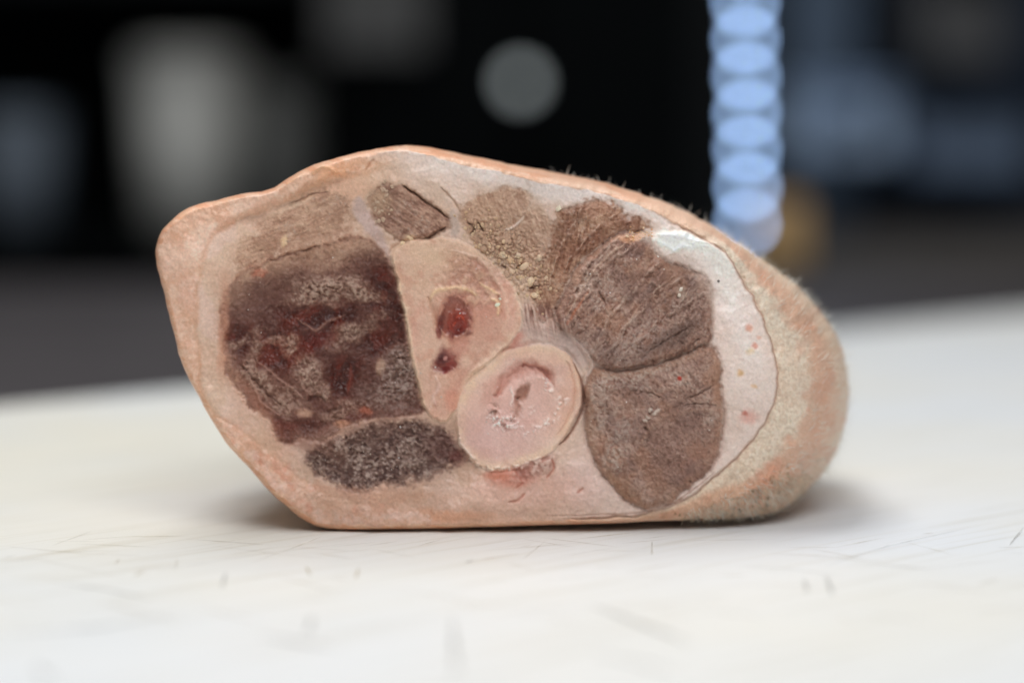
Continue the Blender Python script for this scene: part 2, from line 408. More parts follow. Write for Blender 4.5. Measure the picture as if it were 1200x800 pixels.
LAB = np.zeros((H_, W_), np.int32)        # 0 fat, then part ids
PARTS = {0: ('fat', None)}
SDFS = {}
def region(pid, pts, warp=1.0):
    P = crspline(pts, True, 5)
    qx = X + (vx - X) * warp; qy = Y + (vy - Y) * warp
    s = sdf(P, qx, qy, margin=45); SDFS[pid] = s
    return s
FROST = fbm(X, Y, 3.2, 3, 51, 0.6); FROST_L = fbm(X, Y, 26, 4, 52); CRK = 0
W1, W2, WID = worley(vx, vy, 5.0, 3)
def muscle(pid, pts, base, dark, light, ang, frost=0.25, bulge=0.3, soft=1.6, rim=None, rimw=2.5, ln=16, wd=2.4, amp=0.3, warp=1.0, groove=0.35, con=1.0):
    s = region(pid, pts, warp); s = s + (g_mid - .5) * soft * 2.2 + (g_fine - .5) * soft * 1.2; m = 1 - sm(-soft, soft, s)
    LAB[SDFS[pid] < 0] = pid
    if rim is not None: paint(np.exp(-((s - 1.0) / rimw) ** 2) * 0.6, rim)
    fb = np.clip((fibre(X, Y, ang, ln, wd, 60 + pid, 3) - 0.5) * 2.3 + 0.5, 0, 1)
    c = np.empty_like(COL); c[:] = base
    def mixin(k, cc):
        nonlocal c
        c = c + (np.asarray(cc, np.float32) - c) * np.clip(k, 0, 1)[..., None]
    mixin(sm(0.5, 0.95, 1 - fb) * 0.75 * con, dark); mixin(sm(0.55, 0.95, fb) * 0.65 * con, light)
    mixin(sm(0.55, 1.0, gf) * 0.4 * con, light); mixin(sm(0.55, 1.0, 1 - gf) * 0.4 * con, dark)
    mixin(sm(0.5, 0.8, gb) * 0.4, dark); mixin(sm(0.5, 0.8, fbm(X, Y, 24, 4, 70 + pid)) * 0.45, light); mixin(sm(0.5, 0.75, fbm(X, Y, 15, 3, 80 + pid)) * 0.35, (146, 104, 86) if pid in (4, 5, 6) else dark)
    fr = sm(0.60 - frost * 0.35, 0.82 - frost * 0.3, FROST * 0.62 + FROST_L * 0.38)
    mixin(fr * 0.6, (172, 154, 142))
    paint(m, c if False else (0, 0, 0)) if False else None
    COL[:] = COL + (c - COL) * m[..., None]
    dep = np.clip(-SDFS[pid], 0, 60)
    global HT
    HT += m * (bulge * (1 - np.exp(-dep / 12)) + amp * ((fb - 0.5) * 0.6 + (gf - 0.5) * 0.6 + fr * 0.35)) - groove * np.exp(-(SDFS[pid] / 2.6) ** 2)
    paint(np.exp(-(s / 1.3) ** 2) * 0.22, dark)
    PARTS[pid] = ('muscle', None)
    return s, m, fb, fr

# --- muscles (photo-pixel outlines)
TAN = dict(base=(182, 148, 126), dark=(154, 120, 100), light=(200, 170, 147))
BRN = dict(base=(146, 112, 94), dark=(92, 64, 54), light=(176, 148, 130))
DRK = dict(base=(100, 64, 54), dark=(70, 40, 33), light=(140, 110, 98))
muscle(1, [(281,292),(302,268),(335,243),(358,232),(380,226),(404,231),(413,247),(410,268),(398,280),(374,287),(338,297),(311,308),(284,318),(276,306)], ang=-20, frost=0.05, soft=9, bulge=0.1, groove=0.0, con=0.6, **TAN)
muscle(2, [(439,226),(448,217),(460,214),(478,219),(499,233),(514,247),(527,257),(522,265),(510,274),(499,281),(486,279),(475,284),(462,281),(452,273),(443,262),(437,252),(434,238)], ang=35, frost=0.1, rim=(196, 170, 150), bulge=-0.3, groove=0.4, soft=3, base=(160, 126, 109), dark=(122, 90, 76), light=(178, 146, 126))
muscle(3, [(541,244),(550,234),(574,224),(604,219),(622,228),(624,243),(640,250),(646,268),(642,290),(632,318),(618,322),(604,311),(580,303),(562,290),(548,272),(540,258)], ang=70, frost=0.0, soft=3.5, bulge=0.15, groove=0.1, **TAN)
muscle(4, [(652,250),(672,245),(699,235),(720,241),(733,255),(751,255),(762,266),(740,272),(716,285),(690,305),(672,325),(660,350),(648,372),(634,380),(624,350),(632,318),(644,285)], ang=100, frost=0.08, soft=4, bulge=0.2, base=(152, 116, 95), dark=(104, 70, 54), light=(180, 148, 124), ln=13, wd=2.4, con=.8)
muscle(5, [(733,272),(748,270),(760,277),(770,296),(786,306),(802,314),(822,320),(832,340),(834,366),(836,382),(834,394),(826,404),(803,412),(767,425),(725,431),(698,428),(690,414),(676,396),(660,384),(650,372),(656,350),(668,328),(684,306),(710,286)], ang=128, frost=0.2, soft=2, bulge=2.1, rim=(200, 178, 164), base=(146, 117, 106), dark=(102, 76, 65), light=(176, 148, 131), ln=10, wd=2.5, groove=0.45, con=.75)
muscle(6, [(697,431),(725,433),(767,427),(803,413),(830,403),(841,420),(846,455),(849,490),(843,526),(830,550),(814,566),(790,584),(760,594),(736,587),(712,564),(694,535),(685,500),(684,462),(690,444)], ang=60, frost=0.22, soft=2, bulge=2.3, rim=(206, 184, 172), base=(151, 122, 110), dark=(110, 83, 72), light=(180, 152, 136), ln=5, wd=2.7, groove=0.45, con=.75)
muscle(7, [(260,372),(263,350),(281,324),(305,310),(338,299),(374,289),(401,282),(428,281),(449,298),(462,314),(468,340),(474,382),(484,422),(491,462),(492,484),(470,489),(447,491),(424,494),(402,500),(390,512),(372,516),(352,512),(340,518),(322,510),(318,495),(301,482),(281,459),(267,430),(261,400)], ang=-30, frost=0.12, soft=3.0, bulge=-1.0, rim=(196, 150, 126), groove=0.3, con=0.6, ln=7, wd=2.8, **DRK)
muscle(8, [(359,536),(370,520),(386,512),(402,510),(420,502),(440,495),(470,493),(498,494),(514,501),(528,511),(540,528),(545,538),(533,543),(505,556),(473,568),(446,569),(427,575),(408,573),(388,562),(368,552)], ang=10, frost=0.2, soft=6, bulge=-0.6, groove=0.12, con=.7, ln=5, wd=3.0, base=(100, 74, 66), dark=(64, 44, 40), light=(140, 118, 108))

# left muscle: deep red wet pools, and grey frost where it dried
M7 = 1 - sm(-3, 3, SDFS[7] + (g_mid - .5) * 6)
LUMP = np.clip(1 - worley(vx + (g_fine - .5) * 3, vy, 4.6, 8)[0] * 1.3, 0, 1) * .28 + FROST * .5 + fbm(X, Y, 9, 3, 113) * .42      # lumpy frost
MAUVE, DEEP, RED = (118, 82, 70), (70, 34, 27), (110, 52, 40)
paint(M7 * .5, (88, 54, 47))
# the upper and left margins dried to tan, then brown
tone = 1 - sm(285, 345, Y + (g_big - .5) * 26 + (X - 375) * 0.24 - np.clip(300 - X, 0, 60) * .5)
marg = np.exp(-np.clip(-SDFS[7], 0, 99) / 11) * (X < 400)
paint(M7 * np.clip(np.maximum(tone, marg * .9), 0, 1) * .85, (142, 112, 97))
paint(M7 * np.clip(tone * 1.6 - .6, 0, 1) * .8, (168, 134, 113))
paint(M7 * np.clip(tone * 1.3, 0, 1) * sm(0.5, 0.8, g_mid) * 0.4, (180, 152, 132)); paint(M7 * np.clip(tone * 1.3, 0, 1) * sm(0.5, 0.8, 1 - g_mid) * 0.4, (116, 86, 73)); paint(M7 * np.clip(tone * 1.3, 0, 1) * (gf - .5).clip(0) * .5, (176, 150, 132))
paint(M7 * blob(315, 448, 44, 34, 42, .6, 1.6) * .6, MAUVE); paint(M7 * blob(290, 350, 30, 26, -30, .7, 1.4) * .4, (124, 94, 84))
for bx, by, rx, ry, a, k in [(372,370,44,15,-4,1),(372,400,26,12,-10,1),(330,410,26,24,-20,.95),(352,428,8,16,0,.9),(402,442,17,26,10,1),(450,402,26,8,-25,.95),(452,350,20,28,-10,.75),(465,372,9,26,-4,.8),(280,398,14,18,0,.7),(430,395,24,10,-15,.7),(333,503,15,13,0,.6),(365,500,16,10,0,.6),(414,486,22,8,-10,.5),(468,470,22,14,0,.6),(445,330,16,12,0,.55)]:
    b_ = blob(bx, by, rx, ry, a, 0.5, 1.7) * M7 * k
    paint(b_, DEEP); paint(b_ * sm(0.46, 0.66, fbm(X, Y, 16, 3, 110)) * .8, RED); paint(b_ * sm(0.66, 0.78, FROST) * 0.3, (150, 122, 110))
    WET = np.maximum(WET, b_ * 0.85); HT -= b_ * 0.5
paint(M7 * stroke([(410,428),(411,446),(408,462)], 3) * .6, (138, 76, 64)); paint(M7 * blob(376, 398, 16, 9, -10) * .5, (116, 50, 44)); paint(M7 * stroke([(440,412),(456,402),(472,394)], 4) * .7, (62, 32, 28))
paint(M7 * blob(335, 506, 14, 11) * .5, (110, 64, 54))
for bx, by, rx, ry, a, k in [(362,345,24,9,-18,.9),(396,342,34,13,2,1),(384,332,40,10,0,.6),(432,346,24,7,8,.7),(408,390,17,10,5,.95),(425,384,16,8,10,.6),(338,404,9,12,0,.9),(330,398,16,5,10,.6),(298,412,8,22,18,.75),(278,400,14,5,-20,.7),(300,446,22,14,40,.6),(318,458,30,10,45,.5),(362,436,15,20,16,.95),(376,458,12,8,30,.8),(392,402,12,8,-20,.55),(468,440,22,36,2,.85),(470,418,14,14,0,.8),(440,466,16,16,0,.6),(410,478,18,8,10,.6),(392,485,14,8,0,.6),(446,372,14,8,-20,.4),(345,470,22,10,30,.45),(330,478,14,8,40,.4),(420,500,26,5,-10,.5)]:
    b_ = blob(bx, by, rx, ry, a, 0.65, 1.8) * M7 * k
    f_ = b_ * sm(0.42, 0.7, LUMP)
    fc = (150, 140, 138) if bx > 438 and by > 400 else (174, 148, 131)
    paint(b_ * 0.65, (128, 98, 84)); paint(f_ * 0.62, fc); paint(b_ * sm(.6, .8, LUMP) * .42, (200, 182, 168)); paint(b_ * .25, (150, 124, 112)); HT += f_ * 0.4; WET *= 1 - b_ * 0.9
    if bx > 438 and by > 400: paint(b_ * sm(.45, .7, 1 - LUMP) * .6, (70, 56, 52))
for pts in [[(345,372),(362,381),(372,386),(388,374),(405,368)],[(300,420),(330,446),(356,468)],[(352,452),(368,462),(384,452)],[(290,436),(306,470),(330,488)]]:
    s_ = stroke(pts, 1.8); paint(s_ * 0.55, (172, 140, 126)); HT += s_ * 0.25
for pts, wd in [([(318,306),(345,296),(374,287.5)], 1.3), ([(397,281),(408,283)], 1.6), ([(360,470),(372,464),(380,468)], 2.5), ([(384,480),(400,476)], 2.0), ([(330,470),(302,450),(282,425)], 1.6)]:
    s_ = stroke(pts, wd * 1.3, 1.0); paint(s_ * 0.5, (78, 50, 42)); HT -= s_ * 0.4
paint(blob(358, 484, 9, 4) * 0.8, (186, 150, 128)); paint(blob(400, 498, 9, 5) * 0.7, (204, 150, 118)); paint(blob(445, 428, 6, 9) * 0.6, (196, 166, 142)); paint(blob(430, 482, 6, 4) * .6, (170, 90, 66))
s_ = stroke([(396, 503), (424, 497), (447, 491), (475, 491), (498, 492)], 2.2); paint(s_ * 0.7, (172, 144, 128)); HT += s_ * 0.2
paint(blob(304, 319, 8, 5) * 0.9, (160, 76, 58))
paint(blob(362, 518, 34, 12, 20, .8, 1.6) * .65, (112, 80, 70)); paint(blob(392, 505, 40, 6, -8, .8, 1.4) * .4, (128, 96, 84))
M8 = 1 - sm(-5, 4, SDFS[8] + (g_mid - .5) * 10)
f_ = M8 * sm(.46, .7, LUMP) * sm(.35, .6, FROST_L + .1); paint(f_ * .5, (142, 122, 112)); paint(M8 * sm(.64, .78, LUMP) * .5, (176, 160, 150)); HT += f_ * .3
paint(M8 * sm(.55, .75, 1 - LUMP) * .35, (70, 50, 45)); paint(M8 * blob(520, 525, 20, 20, 0, .7) * .5, (96, 62, 56))
# left muscle's pale rim in the upper left, whitish streaks of the tan muscle
paint(blob(332, 282, 3, 7, 10) * 0.8, (224, 196, 158)); paint(blob(345, 240, 26, 3, -22) * .5, (222, 196, 172))
s_ = stroke([(340,238),(362,230),(384,226)], 1.2); paint(s_ * .7, (120, 88, 72)); HT -= s_ * .3
for _ in range(26):
    x_, y_ = random.uniform(290, 400), random.uniform(240, 300)
    s_ = stroke([(x_, y_), (x_ + random.uniform(6, 16), y_ - random.uniform(1, 9))], 0.9); paint(s_ * (SDFS[1] < 2) * 0.4, random.choice([(206, 176, 150), (134, 98, 80)]))
for bx, by, rx, ry, a, k in [(300,505,34,14,42,.8),(335,545,26,12,35,.7),(272,440,7,40,-18,.5),(430,582,70,10,0,.8),(262,360,6,36,6,.5),(318,524,14,9,35,.5),(500,566,40,9,-10,.6),(300,318,26,7,-28,.6),(415,286,24,6,4,.5)]:
    b_ = blob(bx, by, rx, ry, a, .8, 1.6) * k; paint(b_ * (.45 + .55 * sm(.35, .65, g_mid)), (194, 160, 138) if by > 300 else (186, 150, 128))
for bx, by, rx, ry, a, k in [(262,385,5,50,2,.8),(300,470,6,36,-38,.5),(440,578,80,6,2,.4)]:
    paint(blob(bx, by, rx, ry, a, .8, 1.2) * k * .6, (188, 132, 106))
# membrane between them
MB_ = [(414,246),(424,262),(440,284),(452,300),(462,312),(458,296),(450,278),(438,256),(430,238),(420,228)]
sMB = region(9, MB_); mMB = 1 - sm(-3, 3, sMB); LAB[(sMB < 0)] = 9; PARTS[9] = ('membrane', None)
paint(mMB * 0.85, (192, 170, 164)); HT += mMB * 0.1

# right-hand muscles: seams and streaks
front = crspline([(660,384),(652,372),(657,350),(668,328),(684,306),(710,286),(735,271.5),(760,273.5),(800,272),(837,281),(1100,280),(1100,700),(600,700),(690,520),(682,450),(690,425)], True, 5)
dFr = sdf(front, X + (vx - X) * .6, Y + (vy - Y) * .6, margin=60)
HT += (1 - sm(-3.5, 2.0, dFr)) * 1.3 * (1 - sm(420, 520, Y))
for pts, wd, c_ in [([(664,372),(684,336),(716,298),(740,280)], 1.5, (190, 160, 140)), ([(690,340),(670,372),(664,380)], 1.6, (176, 112, 86)), ([(724,408),(748,360),(790,322)], 1.2, (182, 158, 142)), ([(700,398),(724,362),(744,330)], 1.2, (178, 152, 136)), ([(776,380),(800,350),(814,330)], 1.0, (172, 146, 132)), ([(700,424),(712,410),(730,400)], 1.2, (184, 160, 146))]:
    s_ = stroke(pts, wd); paint(s_ * 0.75, c_); HT += s_ * 0.3
for pts, wd in [([(706,428),(740,428),(768,421),(796,412),(812,404),(826,394)], 1.8), ([(764,428),(766,420)], 1.4), ([(712,355),(700,342)], 2.0), ([(716,290),(690,318),(674,345)], 1.8), ([(760,414),(790,394),(806,384)], 1.2), ([(744,462),(760,458),(776,466)], 1.4), ([(800,466),(822,458),(840,452)], 1.3), ([(798,474),(824,474),(840,478)], 1.1), ([(735,462),(745,456)], 1.5), ([(756,500),(762,510),(758,520)], 1.8)]:
    s_ = stroke(pts, wd, 1.0); paint(s_ * 0.42, (74, 52, 44)); HT -= s_ * 0.4
M6 = 1 - sm(-2, 2, SDFS[6]); paint(M6 * .18, (168, 140, 126)); M56 = np.maximum(M6, 1 - sm(-2, 2, SDFS[5])); M4_ = 1 - sm(-3, 3, SDFS[4])
GR = np.clip(1 - worley(vx, vy, 3.8, 12)[0] * 1.25, 0, 1) * .45 + fbm(X, Y, 5.5, 3, 114) * .65
paint(M56 * sm(.5, .8, GR) * .4, (184, 154, 138)); paint(M56 * sm(.55, .85, 1 - GR) * .35, (104, 76, 64)); HT += np.maximum(M56, M4_ * .7) * (GR - .4) * .35
paint(M56 * sm(.52, .68, fbm(X, Y, 30, 3, 111)) * .45, (156, 118, 97)); paint(M56 * sm(.52, .68, fbm(X, Y, 34, 3, 112)) * .4, (112, 88, 82))
for bx, by, rx, ry, a, k in [(730,442,36,10,-6,.6),(768,432,26,6,-18,.55),(726,518,10,26,15,.5),(703,480,10,34,5,.35),(716,548,14,22,25,.35),(758,455,22,5,0,.4),(800,440,14,8,0,.4)]:
    b_ = blob(bx, by, rx, ry, a, 0.6, 1.5) * M6 * k; f_ = b_ * sm(0.35, 0.65, FROST); paint(f_, (180, 164, 152)); HT += f_ * 0.2
for pts, wd, k in [([(704,434),(726,437),(752,434),(772,428)], 6, .55), ([(772,430),(796,421),(816,410)], 4, .45), ([(700,440),(692,462),(688,490),(694,524)], 5, .3), ([(836,408),(846,440),(848,480),(843,520)], 2.0, .4), ([(735,275),(716,292),(690,322),(668,356)], 3, .4), ([(830,330),(834,360),(829,388)], 3.0, .35), ([(700,424),(690,410),(680,398)], 4, .45)]:
    s_ = stroke(pts, wd, 1.2); paint(s_ * k * sm(.35, .6, FROST), (196, 178, 164)); paint(s_ * k * .4, (176, 152, 138)); HT += s_ * .2
for pts, wd in [([(690,416),(716,372),(752,326),(776,304)], 1.6), ([(704,424),(736,382),(770,344),(800,322)], 1.5), ([(722,420),(760,388),(800,356),(826,344)], 1.4), ([(672,380),(690,340),(716,306),(742,284)], 1.8), ([(640,340),(652,300),(668,268),(684,246)], 1.4), ([(660,318),(680,288),(704,262),(726,248)], 1.5)]:
    s_ = stroke(pts, wd, 1.3) * sm(.3, .6, g_mid + .1); paint(s_ * .6, (188, 162, 147)); HT += s_ * .35
    s2 = stroke([(x_ + 3.5, y_ + 3.0) for x_, y_ in pts], wd, 1.3); paint(s2 * .2, (104, 76, 66)); HT -= s2 * .2
arc = stroke([(752,520),(764,500),(786,487),(815,481),(842,482)], 3.0); paint(arc * M6 * 0.35, (178, 146, 126)); HT += arc * 0.25
inner = blob(800, 530, 40, 40, 0, 0.4, 1.2) * M6; paint(inner * 0.28, (112, 82, 72)); paint(M6 * blob(728, 575, 26, 14, 35) * 0.4, (170, 132, 104)); paint(M6 * np.exp(-((SDFS[6] + 5) / 4) ** 2) * 0.3, (164, 126, 102))
for x_, y_ in [(769, 483), (763, 478), (760, 488), (755, 492), (772, 480)]:
    paint(blob(x_, y_, 3.5, 2) * .8, (206, 190, 176)); HT += blob(x_, y_, 3, 2) * .4
paint(blob(797, 441, 2.5, 2) * 0.9, (170, 60, 48)); paint(blob(798, 343, 5, 8, 0, .6) * .5, (196, 176, 158))
paint(blob(745, 278, 20, 4, -8, .5) * 0.8, (206, 150, 112))
paint(blob(730, 262, 20, 7, -20) * .35, (96, 64, 50))
M5 = 1 - sm(-2, 2, SDFS[5])
paint(M5 * blob(745, 405, 60, 26, -25, .6) * 0.4 * sm(.3, .7, gf), (160, 144, 136)); paint(M5 * blob(790, 395, 40, 9, -28) * 0.45, (84, 66, 60))
# white fat lip over the big muscle and the cap of fat behind it
lip = blob(800, 284, 44, 11, 8, 0.6, 1.7); paint(lip * 0.85, (238, 229, 220)); HT += lip * (0.45 - HT * .3)
for pts in [[(765,280),(790,290),(812,286)],[(780,296),(800,290),(830,288)],[(770,276),(800,278),(834,282)]]:
    s_ = stroke(pts, 3.0, 1.5); paint(s_ * .4, (242, 235, 228)); HT += s_ * .22
paint(blob(862, 372, 12, 60, -20, 0.6) * 0.4, (220, 204, 198)); paint(blob(850, 325, 26, 40, -25, .7) * 0.75, (230, 219, 211)); paint(blob(838, 300, 30, 14, 20, .7) * .6, (232, 222, 214)); paint(blob(880, 420, 18, 60, -4, .7) * .35, (222, 208, 201))
for x_, y_, r1, c_ in [(878,384,5,(206,138,112)),(884,406,4,(200,128,108)),(869,438,4,(198,152,98)),(878,487,9,(204,150,136)),(873,483,3,(170,96,82)),(884,452,3,(206,164,120)),(878,412,4,(218,190,150)),(890,396,3,(206,160,140))]:
    paint(blob(x_, y_, r1, r1 * .8, 0, .7) * .7, c_)
paint(blob(842, 329.5, 1.5, 1.5, 0, .3, 0.0) * .9, (40, 34, 32))
# seam that separates skin from the fat at the right
seamR = np.exp(-((dF) / 1.6) ** 2) * sm(640, 700, X) * sm(250, 300, Y + (X - 700) * 0.2)
paint(seamR * 0.6, (150, 104, 80)); HT -= seamR * 0.8; HT -= sm(-.5, 3, dF) * sm(720, 800, X) * sm(260, 310, Y) * .7
seam2 = stroke([(640,604),(700,602.5),(745,600),(785,590),(812,574),(838,552)], 1.0, 0.3); paint(seam2 * 0.55, (160, 112, 90)); HT -= seam2 * .3

# fibrous tissue right of the upper bone, crumbs
fibz = blob(636, 376, 32, 18, 20, .5); fz = fibre(X, Y, 80, 16, 2.6, 88)
paint(fibz * 0.7, (150, 118, 108)); paint(fibz * sm(.5, .7, fz) * .8, (200, 176, 164)); paint(fibz * sm(.5, .7, 1 - fz) * .6, (104, 74, 66)); HT += fibz * (fz - .5) * 1.2
tis = blob(648, 395, 44, 14, 22, .5); paint(tis * .7, (186, 160, 150)); paint(tis * sm(.5, .7, fibre(X, Y, 25, 20, 3, 89)) * .6, (206, 184, 172)); HT += tis * .2
paint(blob(600, 396, 14, 10, -30) * .7, (170, 104, 90)); paint(blob(606, 408, 20, 5, -25) * .4, (150, 84, 72))
tis2 = blob(672, 410, 16, 22, -35, .5); paint(tis2 * .6, (182, 158, 150))
crz = blob(600, 300, 58, 30, 52, .5) * (SDFS[4] > -14)
paint(crz * 0.5, (182, 148, 124)); ck = sm(0.06, 0.22, W2 - W1)
paint(crz * (1 - ck) * .22, (122, 92, 76)); paint(crz * ck * sm(.5, .8, WID) * .4, (202, 172, 146)); HT += crz * (ck * (0.15 + 0.4 * WID) - .2); paint(blob(570, 262, 34, 34, 40, .7) * (SDFS[3] < 0) * .4, (186, 154, 130))
for pts in [[(622,338),(632,335)],[(548,262),(556,268),(552,276)],[(560,262),(566,272)],[(604,316),(612,310)],[(588,312),(596,318)]]:
    s_ = stroke(pts, 1.5); paint(s_ * .8, (70, 50, 42)); HT -= s_ * .5
s_ = stroke([(592,268),(602,266),(610,260),(616,252)], 1.6); paint(s_ * .8, (222, 204, 192)); HT += s_ * .3
s_ = stroke([(516,218),(526,228),(536,240),(540,250)], 1.3); paint(s_ * .6, (150, 118, 98)); HT -= s_ * .4
paint(blob(510, 224, 22, 9, 40) * .5, (186, 160, 140)); paint(blob(445, 236, 14, 16, 20) * .5, (188, 160, 132))
s_ = stroke([(472,216),(492,229),(510,244),(526,258)], 1.6); paint(s_ * .7, (84, 60, 50)); HT -= s_ * .7
s_ = stroke([(494,281),(506,276),(520,266)], 1.6); paint(s_ * .7, (84, 62, 52)); HT -= s_ * .6
paint(blob(532, 262, 6, 16, 10) * .6, (178, 164, 156)); paint(blob(478, 280, 7, 5) * .7, (214, 184, 152))

# --- upper bone
BONE1 = [(460,302),(468,289),(480,283),(500,280),(520,279),(544,285),(566,299),(586,319),(600,337),(608,356),(608,380),(596,403),(578,420),(562,431),(548,450),(538,470),(531,482),(521,494),(508,489),(496,476),(489,445),(482,412),(477,388),(471,355),(466,328)]
sB1 = region(10, BONE1, 0.7); m1 = 1 - sm(-1.2, 1.2, sB1); LAB[sB1 < 0] = 10; PARTS[10] = ('bone', None)
paint(np.exp(-((sB1 - 0.5) / 2.5) ** 2) * 0.5, (216, 190, 166))
HT -= 0.2 * np.exp(-((sB1 - 2.5) / 1.6) ** 2) + m1 * (HT * 0.55); HT += m1 * 0.3
paint(m1, (203, 167, 147)); paint(m1 * sm(.4, .8, gb) * .5, (206, 170, 148)); paint(m1 * sm(.5, .8, fbm(X, Y, 30, 3, 95)) * .5, (190, 138, 118))
paint(m1 * (1 - sm(2, 9, -sB1)) * .55, (212, 182, 154)); paint(m1 * (gf - .5).clip(0) * .3, (226, 204, 186)); paint(m1 * (.5 - gf).clip(0) * .25, (160, 112, 94)); paint(m1 * sm(420, 480, Y) * .4, (198, 148, 130))
paint(m1 * blob(486, 400, 7, 50, 8) * .5, (204, 156, 138)); paint(np.exp(-((sB1 + 1.5) / 1.8) ** 2) * (X < 500) * (Y > 305) * .7, (226, 200, 172))
paint(m1 * blob(500, 320, 32, 30) * .5, (204, 172, 146)); paint(m1 * blob(520, 300, 46, 12, 10) * .5, (206, 178, 150)); paint(m1 * blob(500, 400, 12, 60, 8) * .5, (200, 166, 146)); paint(m1 * blob(593, 350, 11, 44, -14) * .6, (200, 156, 138))
paint(m1 * blob(552, 318, 30, 14, 30, .7, 1.8) * .55, (176, 138, 116)); paint(m1 * blob(552, 318, 30, 14, 30, .7) * sm(.56, .7, g_fine) * .6, (148, 108, 88)); paint(m1 * blob(560, 362, 22, 22, 0, .7, 1.8) * .55, (174, 122, 106)); paint(m1 * sm(.52, .7, fbm(X, Y, 10, 3, 47)) * .35, (210, 180, 158)); paint(m1 * sm(.55, .72, fbm(X, Y, 13, 3, 48)) * .35, (184, 130, 110))
s_ = stroke([(530,296),(556,301),(576,318),(590,345),(594,370),(584,394)], 2.4, 1.0); paint(m1 * s_ * .5, (218, 186, 164)); HT += m1 * s_ * .2; s_ = stroke([(548,302),(568,318),(583,345),(586,370)], 2.6, 1.3); paint(m1 * s_ * .4, (164, 116, 98)); HT -= m1 * s_ * .25
spong = blob(550, 335, 34, 28, 30, .5); paint(m1 * spong * .45, (176, 130, 112)); paint(m1 * spong * sm(.5, .7, g_mid) * .45, (206, 174, 146)); paint(m1 * blob(545, 312, 30, 9, 25) * sm(.5, .65, g_mid) * .3, (156, 114, 92)); HT += m1 * spong * (gm - .5) * .5
paint(m1 * blob(565, 385, 24, 26, 20) * .5, (186, 136, 118))
for pts, wd in [([(504,352),(510,342),(524,337),(545,338),(560,346)], 2.5), ([(575,350),(584,356),(582,372)], 2.2), ([(560,330),(574,340),(586,346)], 2.0)]:
    s_ = stroke(pts, wd); paint(s_ * .7, (220, 190, 150)); HT += s_ * .35
s_ = stroke([(502,348),(507,366),(514,386)], 3.0); paint(s_ * .4, (170, 126, 104)); HT -= s_ * .4; HT += stroke([(512,350),(516,368),(522,392)], 4.0) * .3
s_ = stroke([(562,420),(546,436),(536,452),(530,466)], 5); paint(s_ * .3 * m1, (184, 132, 114)); HT -= s_ * .15
s_ = stroke([(606,392),(590,408),(570,424),(550,436)], 3.0); paint(s_ * .5, (216, 184, 164)); HT += s_ * .25
paint(blob(533, 373, 24, 30, -5, .4, 1.2) * m1 * .6, (186, 136, 112)); paint(blob(533, 372, 19, 25, -5, .35, 1.2) * m1 * .85, (134, 78, 66))
mar1 = blob(533, 372, 17, 23, -5, .35, 1.2)
mar2 = blob(521, 422, 13, 14, 0, .5, 1.4)
paint(mar1 * .8, (140, 88, 76)); paint(blob(537, 380, 11, 13, 0, .5, 1.5) * .85, (116, 46, 36)); paint(blob(540, 391, 9, 5, 0, .6, 1.4) * .8, (70, 28, 25)); paint(blob(528, 360, 9, 9) * .6, (146, 96, 82)); paint(blob(519, 380, 3, 12, 0) * .6, (80, 34, 28)); paint(blob(516, 392, 4, 8) * .6, (90, 34, 30))
paint(np.exp(-((mar1 - .5) / .3) ** 2) * .2, (110, 52, 46))
s_ = np.exp(-((mar1 - .35) / .22) ** 2) * m1 * sm(.4, .6, g_mid); paint(s_ * .5, (206, 162, 140)); HT += s_ * .25
ring2 = np.exp(-(((np.hypot((vx - 536) / 9.5, (vy - 378) / 12.5)) - 1) / .22) ** 2); paint(ring2 * .45, (142, 66, 53)); HT += ring2 * .3
for pts in [[(534,372),(540,370),(545,376)],[(531,382),(534,376)]]:
    paint(stroke(pts, 1.3) * .6, (180, 80, 58))
HT += -.6 * mar1 + .4 * blob(537, 379, 8, 9)
WET = np.maximum(WET, np.maximum(mar1 * .7, mar2 * .6))
paint(mar2 * .8, (104, 46, 40)); paint(blob(518, 418, 7, 7, 0, .6, 1.6) * .7, (64, 22, 22)); paint(blob(525, 432, 5, 4) * .8, (96, 28, 26)); paint(blob(530, 425, 5, 5) * .6, (120, 50, 44)); HT -= mar2 * .6
paint(blob(524, 436, 3, 2.5) * .8, (120, 34, 26)); paint(blob(521, 418, 2, 2.5) * .8, (206, 160, 150)); paint(blob(535, 410, 16, 10, -30) * .35, (160, 92, 80))
s_ = stroke([(511,440),(514,452),(506,466),(510,476)], 2.2); paint(s_ * .35, (228, 206, 198)); HT += s_ * .3
paint(m1 * blob(528, 470, 10, 12) * .5, (196, 130, 108))
LAB[(mar1 > .5) & (sB1 < 0)] = 11; PARTS[11] = ('marrow', 10)
LAB[(mar2 > .5) & (sB1 < 0)] = 12; PARTS[12] = ('marrow', 10)

